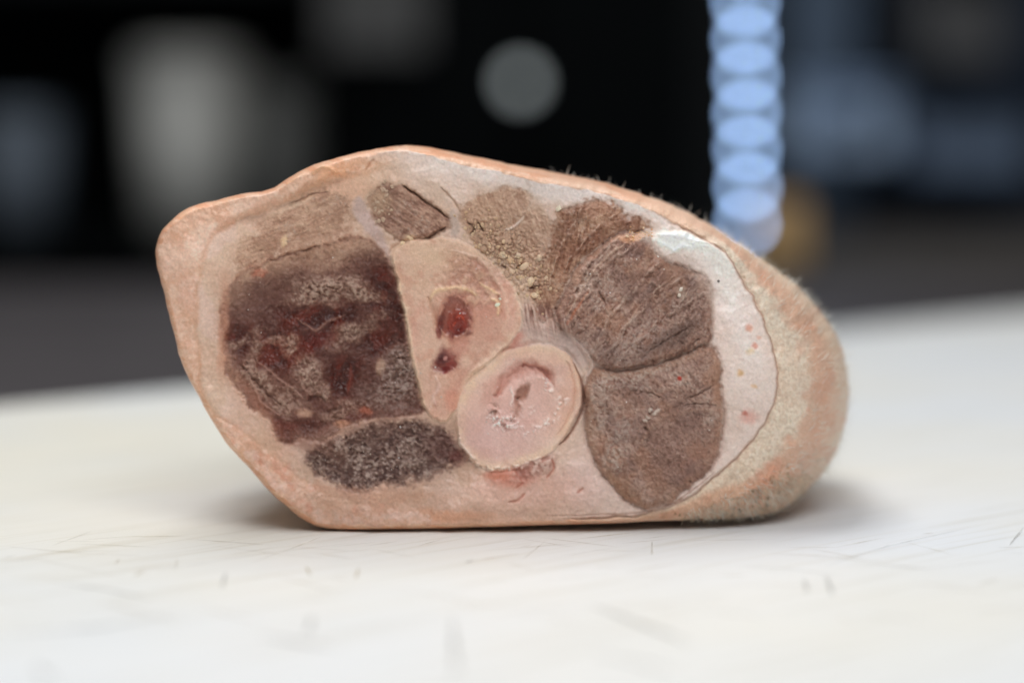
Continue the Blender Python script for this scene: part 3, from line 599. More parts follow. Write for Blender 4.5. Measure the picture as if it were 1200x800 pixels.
# --- lower round bone
BONE2 = [(635,403),(648,406),(661,412),(672,424),(679,438),(682,461),(679,478),(673,492),(655,520),(640,532),(622,540),(600,548),(580,551),(566,546),(554,539),(545,528),(539,518),(534,495),(537,468),(545,454),(555,443),(576,425),(590,414),(602,408),(618,404)]
sB2 = region(13, BONE2, 0.5); m2 = 1 - sm(-1.2, 1.2, sB2); LAB[sB2 < 0] = 13; PARTS[13] = ('bone', None)
HT -= m2 * (HT * .75)
paint(m2, (208, 172, 156)); paint(m2 * sm(.4, .8, gb) * .4, (210, 174, 160)); paint(m2 * blob(585, 515, 40, 26, -20) * .5, (202, 164, 158)); paint(m2 * (gf - .5).clip(0) * .2, (230, 206, 196)); paint(m2 * (.5 - gf).clip(0) * .2, (172, 124, 108))
paint(m2 * np.exp(-((sB2 + 3 + (g_mid - .5) * 6) / 4.5) ** 2) * .45, (216, 184, 160)); HT += m2 * (.28 + .08 * np.exp(-((sB2 + 4) / 3) ** 2)) - .3 * np.exp(-((sB2 - 2.5) / 1.8) ** 2) * sm(560, 640, X + (Y - 440) * .6)
paint(m2 * sm(-15, -4, sB2 + (g_mid - .5) * 6) * .55, (214, 184, 156)); paint(m2 * sm(.52, .7, fbm(X, Y, 12, 3, 49)) * .35, (212, 182, 170)); paint(m2 * sm(.54, .72, fbm(X, Y, 16, 3, 50)) * .3, (190, 142, 126)); paint(m2 * blob(570, 500, 26, 34, 30, .7, 1.6) * .35, (196, 160, 154))
s_ = stroke([(664,424),(672,444),(672,470),(664,492),(650,510)], 1.4, .8); paint(s_ * .4, (176, 124, 102)); HT -= s_ * .25
paint(m2 * blob(664, 470, 10, 40, 12) * .4, (206, 158, 132)); paint(m2 * blob(635, 418, 34, 9, 12) * .4, (218, 180, 154))
s_ = stroke([(672,424),(681,445),(684,462),(680,485),(668,508),(655,522)], 1.7, .4); paint(s_ * .65, (104, 66, 54)); HT -= s_ * .5
s_ = stroke([(536,506),(541,519),(556,540),(580,550),(606,546),(634,534)], 2.6, 1.0) * sm(.4, .6, FROST); paint(s_ * .8, (224, 204, 190)); HT += s_ * .5
ring = blob(612, 470, 36, 36, 0, .4, 1.2); paint(ring * .4 * m2, (196, 152, 142)); paint(blob(612, 468, 20, 24, 10, .6, 1.2) * .35, (206, 170, 160))
s_ = stroke([(584,462),(590,448),(600,437),(616,431),(632,434),(643,443),(647,455)], 8.5, 1.3); paint(s_ * .5, (178, 118, 104)); HT -= s_ * 1.0
HT -= blob(616, 462, 30, 30, 0, .5, 1.0) * .35
s_ = stroke([(612,431),(626,431),(638,438),(646,452)], 4.0, 1.5); paint(s_ * .5, (134, 80, 70)); HT -= s_ * .4
s_ = stroke([(592,444),(602,434),(614,430)], 1.8, 1.6); paint(s_ * .4, (140, 84, 72))
paint(blob(576, 460, 9, 16, 20, .7, 1.6) * .4, (186, 132, 116)); paint(blob(600, 455, 10, 6, -40, .7, 1.5) * .4, (218, 178, 166))
hole = blob(613, 461, 5.5, 10, 14, .5, 1.4); paint(hole * .75, (142, 100, 84)); HT -= hole * 1.0
hole2 = stroke([(611,468),(608,480),(607,490),(603,494)], 3.2, 1.6); paint(hole2 * .5, (150, 108, 92)); HT -= hole2 * .6
pore = np.maximum(stroke([(578,480),(586,490),(598,495),(606,492)], 5, 1.8), blob(582, 484, 9, 7, 30, .8, 2)) * m2
paint(pore * sm(.5, .66, 1 - g_mid) * .8, (130, 98, 86)); HT += pore * (gm - .6) * 1.0
s_ = stroke([(602,478),(604,466),(601,454)], 1.5, 1.2); paint(s_ * .6, (228, 208, 200)); HT += s_ * .25
s_ = stroke([(642,446),(648,456),(646,460)], 1.8, 1.2); paint(s_ * .7, (232, 214, 204)); HT += s_ * .3
fr2 = np.maximum.reduce([stroke([(572,490),(590,500),(612,504),(636,500),(652,488),(658,470)], 5, 1) * .7, blob(588, 494, 14, 9, 20), blob(640, 452, 5, 10, -30) * .8, blob(660, 468, 8, 6) * .6, blob(604, 492, 7, 9) * .8, blob(626, 480, 6, 6) * .5])
f_ = fr2 * sm(.5, .68, FROST); paint(f_ * .9, (232, 216, 210)); HT += f_ * .4
LAB[(hole > .45)] = 14; PARTS[14] = ('marrow', 13)
# raw tissue under it
u = blob(626, 548, 26, 10, -28, .5) * (1 - m2); paint(u * .7, (156, 110, 98)); paint(u * sm(.5, .65, g_mid) * .7, (210, 180, 166)); HT += u * (gm - .5) * .9
for pts in [[(594,588),(606,586),(616,578)],[(604,572),(614,566)],[(640,560),(648,548),(646,536)],[(676,577),(684,572)]]:
    s_ = stroke(pts, 1.6); paint(s_ * .6, (176, 104, 86)); HT -= s_ * .35
paint(blob(538, 536, 10, 9) * (1 - m2) * .6, (112, 66, 60)); paint(blob(582, 556, 14, 6) * (1 - m2) * .6, (188, 120, 96))

# --- skin (the rounded flank)
skin_m = sm(0.0, 1.5, dF)
big = sm(10, 30, Dmax * 1.0 + 6)
paint(skin_m * 0.9, (206, 167, 140))
flank = skin_m * sm(700, 800, X) * sm(255, 300, Y)
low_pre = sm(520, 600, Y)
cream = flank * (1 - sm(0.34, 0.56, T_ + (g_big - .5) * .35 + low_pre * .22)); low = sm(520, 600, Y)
paint(flank * .9, (208, 168, 142)); paint(cream * 0.92, (212, 197, 177)); paint(cream * sm(.55, .9, gf) * .15, (222, 208, 192)); paint(cream * sm(.55, .9, 1 - gf) * .15, (184, 158, 136)); paint(cream * sm(.5, .75, fbm(X, Y, 24, 3, 46)) * .3, (204, 172, 150))
bandp = flank * np.exp(-((T_ - .62 + (g_big - .5) * .3) / .15) ** 2); paint(bandp * (.42 + .3 * sm(.35, .65, fibre(X, Y, 75, 34, 6, 39))), (209, 168, 143))
outer = flank * sm(.7, .95, T_); paint(outer * .8, (213, 190, 166))
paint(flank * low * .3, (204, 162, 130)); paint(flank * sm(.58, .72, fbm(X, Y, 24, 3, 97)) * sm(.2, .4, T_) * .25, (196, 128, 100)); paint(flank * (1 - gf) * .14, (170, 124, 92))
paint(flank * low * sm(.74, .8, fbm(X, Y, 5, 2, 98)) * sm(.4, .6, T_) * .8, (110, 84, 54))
for x_, y_, r1 in [(899,565,6),(905,548,8),(892,555,4),(925,520,6),(948,480,3)]: paint(blob(x_, y_, r1, r1, 0, .9, 2.0) * .45, (202, 134, 106))
rl = rind * (X < 480)
paint(rl * sm(.5, .72, fbm(X, Y, 44, 4, 120)) * .5, (216, 186, 168)); paint(rl * sm(.52, .75, fbm(X, Y, 20, 4, 121)) * .4, (196, 150, 124)); paint(rl * sm(.56, .7, fbm(X, Y, 6, 3, 122)) * .3, (222, 198, 180))
paint(np.exp(-((Y - 606) / 6) ** 2) * (X > 370) * (X < 520) * (dS < -2) * sm(.45, .6, g_mid) * .6, (226, 208, 200))
topskin = skin_m * (1 - sm(700, 800, X)); paint(topskin * sm(.4, .7, fibre(X, Y, 12, 30, 4, 99)) * .5, (196, 134, 100)); paint(topskin * sm(.3, .9, T_) * .4, (186, 134, 104))
HT += skin_m * ((gm - .5) * .12 + (fbm(X, Y, 14, 3, 45) - .5) * .5 + (fibre(X, Y, 70, 26, 5, 36) - .5) * .35 * flank)
LAB[dF > 0.5] = 20; PARTS[20] = ('skin', None)

# muscle showing dimly through the thin fat at its edge
for pid, wd, k, c_ in [(7, 9, .42, (158, 118, 100)), (8, 12, .5, (150, 118, 104)), (1, 8, .3, (180, 144, 120)), (2, 5, .3, (170, 136, 116)), (3, 6, .3, (186, 156, 134)), (4, 5, .4, (178, 146, 128)), (5, 5, .35, (176, 148, 134)), (6, 6, .35, (178, 148, 134))]:
    s_ = SDFS[pid] + (g_mid - .5) * 8
    ex = (sB1 > 1) & (sB2 > 1) & (dF < 0)
    paint(np.exp(-np.clip(s_, 0, 60) / wd) * (SDFS[pid] > -1) * ex * k, c_)
paint(sm(555, 612, Y) * (1 - sm(640, 760, X)) * (LAB == 0) * sm(300, 380, X) * (.35 + .3 * gm), (178, 142, 122))  # shading from overhead painted in: fat colour darkens towards the bottom edge
paint(sm(555, 612, Y) * (LAB == 0) * sm(600, 700, X) * .3, (190, 160, 146))  # same painted shade, weaker, on the right half
lum = COL.mean(-1, keepdims=True); ds = sm(115, 165, lum) * (.03 + .09 * sm(500, 700, X))[..., None]
COL += (lum - COL) * ds
# overall life
COL = 158 + (COL - 158) * 1.10
COL *= (1 + (g_huge - .5) * .12)[..., None]
COL = np.clip(COL + (rng.random((H_, W_, 1)).astype(np.float32) - .5) * 7, 4, 250)
HT *= sm(0, 5, -dS)
D = roll - HT                                                     # mm behind the cut plane

K = 0.81                                                          # photo value -> surface colour under this light
def to_albedo(c): return np.clip(lin(c) / K, 0.004, 0.92)
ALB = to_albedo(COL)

# grid -> world; rim vertices slide onto the outline
inside = dS < 0
cell = inside[:-1, :-1] | inside[1:, :-1] | inside[:-1, 1:] | inside[1:, 1:]
Sclose = np.vstack([S, S[:1]])
fi = np.clip(iS, 0, len(S) - 1e-3); k0 = fi.astype(int); fr_ = (fi - k0)[..., None]
near = Sclose[k0] * (1 - fr_) + Sclose[k0 + 1] * fr_
GX = np.where(inside, X, near[..., 0]); GY = np.where(inside, Y, near[..., 1]); GD = np.where(inside, D, Dmax)
wxp, wyp, wzp = back(GX, GY, GD / 1000.0)
wzp = np.maximum(wzp, 0.0002)
VERT = np.stack([wxp, wyp, wzp], -1).reshape(-1, 3)
ci, cj = np.nonzero(cell)
v00 = ci * W_ + cj; v01 = v00 + 1; v10 = v00 + W_; v11 = v10 + 1
QUAD = np.stack([v00, v10, v11, v01], 1)
fn = np.cross(VERT[v11] - VERT[v00], VERT[v01] - VERT[v10])
NRM = np.zeros_like(VERT)
for k in range(4): np.add.at(NRM, QUAD[:, k], fn)
NRM /= np.linalg.norm(NRM, axis=1)[:, None] + 1e-12
if NRM[QUAD[:, 0], 1].mean() > 0:
    NRM = -NRM; QUAD = QUAD[:, ::-1]
CL = LAB[ci, cj]
ALBF = ALB.reshape(-1, 3); WETF = WET.reshape(-1)

def flesh_mat(name, rough, bump, bscale, spec=0.4, sss=0.14, wetrough=0.22):
    m = bpy.data.materials.new(name); m.use_nodes = True
    nt = m.node_tree; p = nt.nodes['Principled BSDF']; N = nt.nodes.new; L = nt.links.new
    a = N('ShaderNodeAttribute'); a.attribute_name = 'Col'
    wt_ = N('ShaderNodeAttribute'); wt_.attribute_name = 'wet'
    tc = N('ShaderNodeTexCoord')
    n = N('ShaderNodeTexNoise'); n.inputs['Scale'].default_value = bscale; n.inputs['Detail'].default_value = 4; n.inputs['Roughness'].default_value = 0.65
    L(tc.outputs['Object'], n.inputs['Vector'])
    mr = N('ShaderNodeMapRange'); mr.inputs['From Min'].default_value = 0.3; mr.inputs['From Max'].default_value = 0.7
    mr.inputs['To Min'].default_value = 0.9; mr.inputs['To Max'].default_value = 1.09
    L(n.outputs['Fac'], mr.inputs['Value'])
    mx = N('ShaderNodeMix'); mx.data_type = 'RGBA'; mx.blend_type = 'MULTIPLY'; mx.inputs['Factor'].default_value = 1
    L(a.outputs['Color'], mx.inputs['A']); L(mr.outputs['Result'], mx.inputs['B']); L(mx.outputs['Result'], p.inputs['Base Color'])
    rr = N('ShaderNodeMapRange'); rr.inputs['To Min'].default_value = rough; rr.inputs['To Max'].default_value = wetrough
    L(wt_.outputs['Fac'], rr.inputs['Value']); L(rr.outputs['Result'], p.inputs['Roughness'])
    v = N('ShaderNodeTexVoronoi'); v.inputs['Scale'].default_value = bscale * 0.8; L(tc.outputs['Object'], v.inputs['Vector'])
    ad = N('ShaderNodeMath'); ad.operation = 'ADD'; L(n.outputs['Fac'], ad.inputs[0]); L(v.outputs['Distance'], ad.inputs[1])
    b = N('ShaderNodeBump'); b.inputs['Strength'].default_value = bump; b.inputs['Distance'].default_value = 0.0003
    L(ad.outputs[0], b.inputs['Height']); L(b.outputs['Normal'], p.inputs['Normal'])
    p.inputs['Specular IOR Level'].default_value = spec
    p.inputs['Subsurface Weight'].default_value = sss; p.inputs['Subsurface Radius'].default_value = (1.0, 0.45, 0.3); p.inputs['Subsurface Scale'].default_value = 0.0011
    return m
MATS = {'muscle': flesh_mat('frozen_muscle', 0.5, 0.35, 2500, spec=0.35), 'fat': flesh_mat('pork_fat', 0.4, 0.22, 1900, spec=0.45), 'bone': flesh_mat('cut_bone', 0.36, 0.22, 2600, spec=0.5),
        'marrow': flesh_mat('marrow', 0.28, 0.3, 2300, spec=0.5), 'skin': flesh_mat('pork_skin', 0.46, 0.2, 2400, spec=0.4), 'membrane': flesh_mat('membrane', 0.47, 0.12, 2040, spec=0.25)}

shank = empty('pork_shank')
tag(shank, 'frozen raw pork shank with its sawn face of brown muscle, fat and two bones', 'meat')

def grid_mesh(name, quads, extra=None):
    ids, inv = np.unique(quads.reshape(-1), return_inverse=True)
    vv = VERT[ids]; q = inv.reshape(-1, 4); cc = ALBF[ids]; ww = WETF[ids]; nn = NRM[ids]
    if extra is not None:
        ev, eq, ec, en = extra
        q = np.vstack([q, eq + len(vv)]); vv = np.vstack([vv, ev]); cc = np.vstack([cc, ec]); ww = np.append(ww, np.zeros(len(ev))); nn = np.vstack([nn, en])
    me = bpy.data.meshes.new(name)
    me.vertices.add(len(vv)); me.vertices.foreach_set('co', vv.astype(np.float32).ravel())
    me.loops.add(q.size); me.loops.foreach_set('vertex_index', q.astype(np.int32).ravel())
    me.polygons.add(len(q)); me.polygons.foreach_set('loop_start', np.arange(0, q.size, 4, dtype=np.int32))
    me.update(calc_edges=True)
    a = me.attributes.new('Col', 'FLOAT_COLOR', 'POINT'); a.data.foreach_set('color', np.hstack([cc, np.ones((len(cc), 1))]).astype(np.float32).ravel())
    b = me.attributes.new('wet', 'FLOAT', 'POINT'); b.data.foreach_set('value', ww.astype(np.float32))
    me.shade_smooth()
    me.normals_split_custom_set_from_vertices(nn.tolist())
    return me

# the body behind the face: rings run back from the outline and close
NS = len(S); NB = 16; LEN = 0.075
sx_, sy_, sz_ = back(S[:, 0], S[:, 1], DM / 1000.0)
ring0 = np.stack([sx_, sy_, np.maximum(sz_, 0.0002)], 1); cen = ring0.mean(0)
bodyv, bodyc = [], []
base_c = to_albedo(np.array([[206, 168, 140]])) * np.ones((NS, 1))
for j in range(NB + 1):
    s = j / NB
    sc = 1 - 0.10 * s - 0.9 * max(0, (s - 0.72) / 0.28) ** 3
    r = ring0.copy()
    r[:, 0] = cen[0] + 0.006 * s + (r[:, 0] - cen[0]) * sc; r[:, 2] = cen[2] - .004 * s + (r[:, 2] - cen[2]) * sc
    r[:, 1] = ring0[:, 1] + (0.004 + LEN - ring0[:, 1]) * s ** 1.15
    low_ = r[:, 2] < 0.012
    r[:, 2] = np.where(low_, r[:, 2] - 0.004 * sm(0.25, 0.6, np.full(NS, s)), r[:, 2])
    r[:, 2] = np.maximum(r[:, 2], 0.0002)
    bodyv.append(r)
    n_ = (vnoise(ii / 14 + j * .9, np.full(NS, j * 1.7), 61) - .5)[:, None] * .25
    bodyc.append(base_c * (1 + n_))
bodyv.append(np.repeat(bodyv[-1].mean(0)[None], NS, 0)); bodyc.append(base_c)
bv = np.vstack(bodyv); bc = np.vstack(bodyc)
bq = []
for j in range(NB + 1):
    i0 = np.arange(NS); i1 = (i0 + 1) % NS
    bq.append(np.stack([j * NS + i0, j * NS + i1, (j + 1) * NS + i1, (j + 1) * NS + i0], 1))
bq = np.vstack(bq)
bn = np.zeros_like(bv); f_ = np.cross(bv[bq[:, 2]] - bv[bq[:, 0]], bv[bq[:, 3]] - bv[bq[:, 1]])
for k in range(4): np.add.at(bn, bq[:, k], f_)
bn /= np.linalg.norm(bn, axis=1)[:, None] + 1e-12
if ((bv[:NS] - cen) * bn[:NS]).sum(1).mean() < 0: bn = -bn; bq = bq[:, ::-1]

# a sliver of stray cells joins whatever surrounds it
objs = {}
for pid, (nm_, par) in PARTS.items():
    sel = CL == pid
    if sel.sum() < 12: continue
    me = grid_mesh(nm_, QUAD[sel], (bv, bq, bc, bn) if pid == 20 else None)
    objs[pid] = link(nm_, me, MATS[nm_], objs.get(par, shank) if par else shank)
for pid, lab in {1: 'pale tan dried muscle along the upper left rind', 2: 'small brown muscle ringed by pale tissue at the top', 3: 'flat tan muscle with pale crumbs right of the upper bone', 4: 'brown muscle just above the white lip of fat', 5: 'brown muscle with slanting fibre seams under the white lip of fat', 6: 'rounded brown muscle right of the round bone', 7: 'large dark red muscle with wet pools and frost', 8: 'dark frosted muscle low beside the round bone', 10: 'upper bone with red marrow spots', 13: 'round lower bone with a curved groove'}.items():
    if pid in objs: objs[pid]['label'] = lab

# ------------------------------------------------------------------ crumbs, frost grains and bristles
def surf(px, py, off=0.0):
    j = int(np.clip(round(px - X0), 0, W_ - 1)); i = int(np.clip(round(py - Y0), 0, H_ - 1))
    k = i * W_ + j
    return Vector(VERT[k]) + Vector(NRM[k]) * off, Vector(NRM[k])
PXM = 0.000161
ICO = bmesh.new(); bmesh.ops.create_icosphere(ICO, subdivisions=2, radius=1)
icov = np.array([v.co[:] for v in ICO.verts]); icof = np.array([[v.index for v in f.verts] for f in ICO.faces]); ICO.free()
def grains(name, items, mat, parent):
    vs, fs, cs = [], [], []
    for px, py, r, c in items:
        p, n = surf(px, py)
        sh = np.array([random.uniform(.7, 1.3), random.uniform(.35, .6), random.uniform(.6, 1.1)])
        o = icov * sh * (1 + 0.35 * (rng.random((len(icov), 1)) - .5))
        a = random.uniform(-1.5, 1.5); ca, sa = math.cos(a), math.sin(a)
        o = np.stack([o[:, 0] * ca - o[:, 2] * sa, o[:, 1], o[:, 0] * sa + o[:, 2] * ca], 1)
        fs.append(icof + sum(len(q) for q in vs)); vs.append(o * r * PXM + np.array(p)[None])
        cs.append(to_albedo(np.array(c))[None] * (1 + (rng.random((len(icov), 1)) - .5) * .2))
    V = np.vstack(vs); Fq = np.vstack(fs); CC = np.clip(np.vstack(cs), 0, .92)
    me = bpy.data.meshes.new(name); me.from_pydata(V.tolist(), [], Fq.tolist())
    a = me.attributes.new('Col', 'FLOAT_COLOR', 'POINT'); a.data.foreach_set('color', np.hstack([CC, np.ones((len(CC), 1))]).astype(np.float32).ravel())
    o = link(name, me, mat, parent); o['kind'] = 'stuff'; me.shade_smooth()
    return o
items = [(622,330,5.0,(212,184,154)),(627,346,5.5,(214,184,154)),(598,305,4,(196,164,132)),(615,312,5,(206,178,150)),(608,299,4,(202,174,150)),(632,302,4.5,(204,176,150)),(600,318,4,(200,170,144)),(640,326,3.5,(202,174,148)),(611,337,4.5,(204,174,148)),(655,244,4,(226,206,182)),(481,279,5,(214,184,150)),(472,286,4,(214,186,152)),(590,300,3.5,(196,170,146))]
for _ in range(150):
    t = random.random(); x_ = 548 + t * 84 + random.gauss(0, 12); y_ = 262 + t * 78 + random.gauss(0, 13)
    if sB1[int(y_ - Y0), int(x_ - X0)] > 1: items.append((x_, y_, random.uniform(.9, 2.6), random.choice([(198,166,134),(184,150,120),(208,178,146)])))
for _ in range(26): items.append((440 + 22 * random.random() ** 2, random.uniform(212, 262), random.uniform(1.2, 2.8), (182, 154, 132)))
for _ in range(40): items.append((random.uniform(735, 765), 274 + random.gauss(0, 2.5), random.uniform(.8, 2), random.choice([(212,164,122),(222,190,160)])))
grains('crumb', items, MATS['muscle'], shank)
items = [(583,357,3,(236,220,196)),(586,350,2.5,(236,220,200)),(798,339,2.6,(214,200,186)),(796,346,2.6,(210,194,178)),(771,301,1.6,(230,220,210))]
for _ in range(1300):
    pid = random.choice([7, 8, 8, 5, 6, 10, 10, 13, 13]); s = SDFS[pid]
    x_, y_ = random.uniform(255, 850), random.uniform(280, 595)
    i, j = int(y_ - Y0), int(x_ - X0)
    if s[i, j] < -2 and random.random() < sm(.42, .62, FROST_L[i, j]) * (1 - WET[i, j]) + .05:
        items.append((x_, y_, random.uniform(.5, 1.25), random.choice([(196,184,176),(210,200,194),(180,164,154)])))
grains('frost_grain', items, MATS['membrane'], shank)

HAIR_M = simple_mat('bristle_hair', (0.86, 0.79, 0.70), 0.45, var=0.3, scale=400)
def hairs(name, n, pick, mat, parent):
    vs, fs = [], []; made = 0; tries = 0
    while made < n and tries < n * 40:
        tries += 1
        q = pick()
        if q is None: continue
        p, dr, ln, rad = q
        side = dr.cross(Vector((0.3, 0.8, 0.5))).normalized(); up = dr.cross(side).normalized()
        bend = Vector((random.gauss(0, .3), random.gauss(0, .3), random.gauss(-.1, .3))) * ln * .5
        b0 = len(vs); seg = 4
        for k in range(seg + 1):
            t = k / seg; cpt = p + dr * ln * t + bend * t * t; r = rad * (1 - .8 * t)
            for m_ in range(3):
                a = m_ * 2.094; v = cpt + (side * math.cos(a) + up * math.sin(a)) * r
                vs.append((v.x, v.y, max(v.z, .0001)))
        for k in range(seg):
            for m_ in range(3):
                a = b0 + k * 3 + m_; b = b0 + k * 3 + (m_ + 1) % 3
                fs.append((a, b, b + 3, a + 3))
        made += 1
    me = bpy.data.meshes.new(name); me.from_pydata(vs, [], fs); me.shade_smooth()
    o = link(name, me, mat, parent); o['kind'] = 'stuff'
    return o
skin = objs[20]
def pick_flank():
    x_, y_ = random.uniform(800, 995), random.uniform(290, 606)
    i, j = int(y_ - Y0), int(x_ - X0)
    if dS[i, j] > -1 or dF[i, j] < 4: return None
    t = T_[i, j]
    if random.random() > sm(.3, .75, t) * (0.45 + .9 * sm(500, 580, y_)): return None
    p, n = surf(x_, y_, -.0001)
    low_ = sm(520, 590, y_)
    dr = (n * random.uniform(.15, .6) + Vector((.35 + random.gauss(0, .3), -.1, .75 - 1.1 * low_ + random.gauss(0, .35)))).normalized()
    return p, dr, random.uniform(.0008, .0022), random.uniform(.000045, .00008)
def pick_rim():
    k = random.uniform(0, NS - 1); i = int(k)
    x_, y_ = S[i]
    top = 640 < x_ and y_ < 300; rgt = x_ > 850
    if not (top or rgt): return None
    if top and not rgt and random.random() > .35: return None
    j = random.randint(0, 4)
    p = Vector(bodyv[j][i]); n = Vector(bn[j * NS + i])
    dr = (n + Vector((random.gauss(0, .5), random.gauss(0, .4), random.gauss(.2 if y_ < 450 else -.1, .5)))).normalized()
    return p, dr, random.uniform(.0006, .0024) * (1.0 if y_ > 480 else .9), random.uniform(.00005, .00008)
def pick_tuft():
    x_, y_ = random.uniform(800, 950), random.uniform(555, 610)
    i, j = int(y_ - Y0), int(x_ - X0)
    if dS[i, j] > -.5 or T_[i, j] < .55: return None
    p, n = surf(x_, y_, -.0001)
    dr = (n * .6 + Vector((random.gauss(.1, .6), random.gauss(-.2, .3), random.gauss(-.45, .4)))).normalized()
    return p, dr, random.uniform(.0006, .0016), random.uniform(.00003, .00006)
hairs('bristle', 560, pick_flank, HAIR_M, skin)
hairs('bristle', 800, pick_rim, HAIR_M, skin)
hairs('bristle', 1500, pick_tuft, simple_mat('tan_hair', (0.70, 0.58, 0.44), 0.5, var=0.4, scale=500), skin)

# ------------------------------------------------------------------ the dim kitchen behind, far out of focus
BLACK = simple_mat('black_paint', (0.0035, 0.0042, 0.0045), 0.8, spec=0.03)
DARK = simple_mat('dark_grey_paint', (0.014, 0.016, 0.018), 0.7, spec=0.05)
WALL = simple_mat('dark_wall', (0.02, 0.021, 0.022), 0.8, spec=0.05)
wall = boxobj('back_wall', WALL, (0, 3.05, 0.4), (6, 0.06, 3.2), 0); tag(wall, kind='structure')

def scale_at(y): return (CAM_D + y) / F_PX
def rect(x0, y0, x1, y1, y):
    a, b = at(x0, y1, y), at(x1, y0, y); return a.x, b.x, a.z, b.z

# shelving unit at the left with what stands on it
ys = 1.75
xa, xb, z_sh, _ = rect(-170, 0, 400, 282, ys); _, _, z_top, _ = rect(0, 0, 1, 62, ys)
unit = empty('shelving_unit', ((xa + xb) / 2, ys + .15, -.1))
tag(unit, 'black shelving unit with two shelves at the left behind the meat', 'shelf')
def part(name, mat, c, s, parent, bev=.003):
    o = boxobj(name, mat, (c[0] - parent.location.x, c[1] - parent.location.y, c[2] - parent.location.z), s, bev, parent); return o
sh_z = z_sh
part('shelf', BLACK, ((xa + xb) / 2, ys + .15, sh_z - .012), (xb - xa, .34, .03), unit)
part('shelf', DARK, ((xa + xb) / 2, ys + .15, sh_z + .262), (xb - xa, .34, .03), unit)
part('back_panel', BLACK, ((xa + xb) / 2, ys + .335, sh_z + .12), (xb - xa, .015, .8), unit)
for px_ in (xa + .012, xb - .012): part('post', BLACK, (px_, ys - .032, sh_z + .1), (.025, .025, .95), unit)
part('front_panel', simple_mat('mauve_grey_panel', (0.010, 0.009, 0.010), .6, var=.25, scale=5), ((xa + xb) / 2, ys + .03, sh_z - .225), (xb - xa - .06, .03, .29), unit)

def tub(name, label, cat, mat, px0, px1, ptop, y, zbase, lidmat=None, taper=.85):
    x0, x1 = at(px0, 0, y).x, at(px1, 0, y).x; h = at(0, ptop, y).z - zbase
    r = (x1 - x0) / 2
    o = empty(name, ((x0 + x1) / 2, y, zbase)); tag(o, label, cat, 'lidded tubs on the black shelf')
    bm = bmesh.new(); lathe(bm, [(r * taper, 0), (r * .93, h * .5), (r, h * .86), (r * .97, h * .88)], 40); finish('body', bm, mat, o, True)
    bm = bmesh.new(); lathe(bm, [(r * 1.04, h * .88), (r * 1.04, h * .96), (r * .9, h), (r * .3, h * 1.01)], 40); finish('lid', bm, lidmat or mat, o, True)
    return o
PALE = simple_mat('pale_grey_plastic', (0.78, 0.76, 0.70), .6, var=.15, scale=20)
tub('storage_tub', 'pale grey lidded tub out of focus on the black shelf', 'tub', PALE, 155, 285, 58, ys + .1, sh_z + .004)
tub('storage_tub', 'darker grey lidded tub right of the pale tub on the shelf', 'tub', simple_mat('grey_plastic', (0.26, 0.26, 0.245), .6), 285, 372, 95, ys + .12, sh_z + .004)
tub('storage_tub', 'bluish grey lidded tub at the far left of the black shelf', 'tub', simple_mat('blue_grey_plastic', (0.17, 0.20, 0.24), .6), -30, 66, 130, ys + .08, sh_z + .004)
# boxes on the upper shelf
def carton(label, mat, px0, px1, pt, y, zb):
    x0, x1 = at(px0, 0, y).x, at(px1, 0, y).x; h = max(.06, at(0, pt, y).z - zb)
    o = empty('carton', ((x0 + x1) / 2, y, zb)); tag(o, label, 'box', 'cartons on the upper shelf')
    boxobj('body', mat, (0, 0, h / 2), (x1 - x0, .18, h), .004, o); boxobj('lid', mat, (0, 0, h + .008), (x1 - x0 + .008, .19, .014), .004, o)
carton('grey carton at the left end of the upper shelf', simple_mat('grey_card', (0.10, 0.09, 0.088), .8), -40, 95, -30, ys + .1, sh_z + .278)
carton('dim blue grey carton on the upper shelf above the pale tub', simple_mat('blue_card', (0.05, 0.06, 0.07), .8), 150, 260, -30, ys + .1, sh_z + .278)
# tall black cabinet
yc = 1.6
x0, x1, z0, z1 = rect(405, -260, 822, 520, yc)
cab = empty('tall_cabinet', ((x0 + x1) / 2, yc + .25, z0)); tag(cab, 'tall black cabinet with two doors directly behind the meat', 'cabinet')
h = z1 - z0; wd_ = x1 - x0
boxobj('carcass', BLACK, (0, .03, h / 2), (wd_, .44, h), .006, cab)
for s in (-1, 1):
    dr = boxobj('door', BLACK, (s * wd_ / 4, -.2, h / 2), (wd_ / 2 - .006, .018, h - .04), .003, cab)
    boxobj('handle', BLACK, (s * .02, -.222, h * .35), (.01, .02, .12), .003, dr)
carton2 = None
# wall board seen above the shelf
pn = empty('notice_panel', at(440, 25, 1.5)); tag(pn, 'dim grey panel hanging high in front of the black cabinet', 'panel')
boxobj('sheet', simple_mat('grey_sheet', (0.085, 0.083, 0.08), .8), (0, 0, .03), (.085, .006, .11), .001, pn); boxobj('clip', DARK, (0, -.006, .085), (.03, .01, .012), .001, pn)
# small indicator lamp
lp = empty('indicator_lamp', at(610, 97, 1.56)); tag(lp, 'small round whitish lamp glowing on the black cabinet', 'lamp')
Rm = Matrix.Rotation(R(90), 4, 'X')
bm = bmesh.new(); lathe(bm, [(.0125, -.02), (.0125, .0), (.0115, .004), (.01, .004)], 32, Rm); finish('bezel', bm, DARK, lp, True)
bm = bmesh.new(); lathe(bm, [(.0098, .002), (.0098, .006), (.008, .009), (.003, .0105)], 32, Rm)
finish('lens', bm, simple_mat('lamp_lens', (.6, .62, .6), .3, emit=(.86, .96, .98), estr=0.6), lp, True)
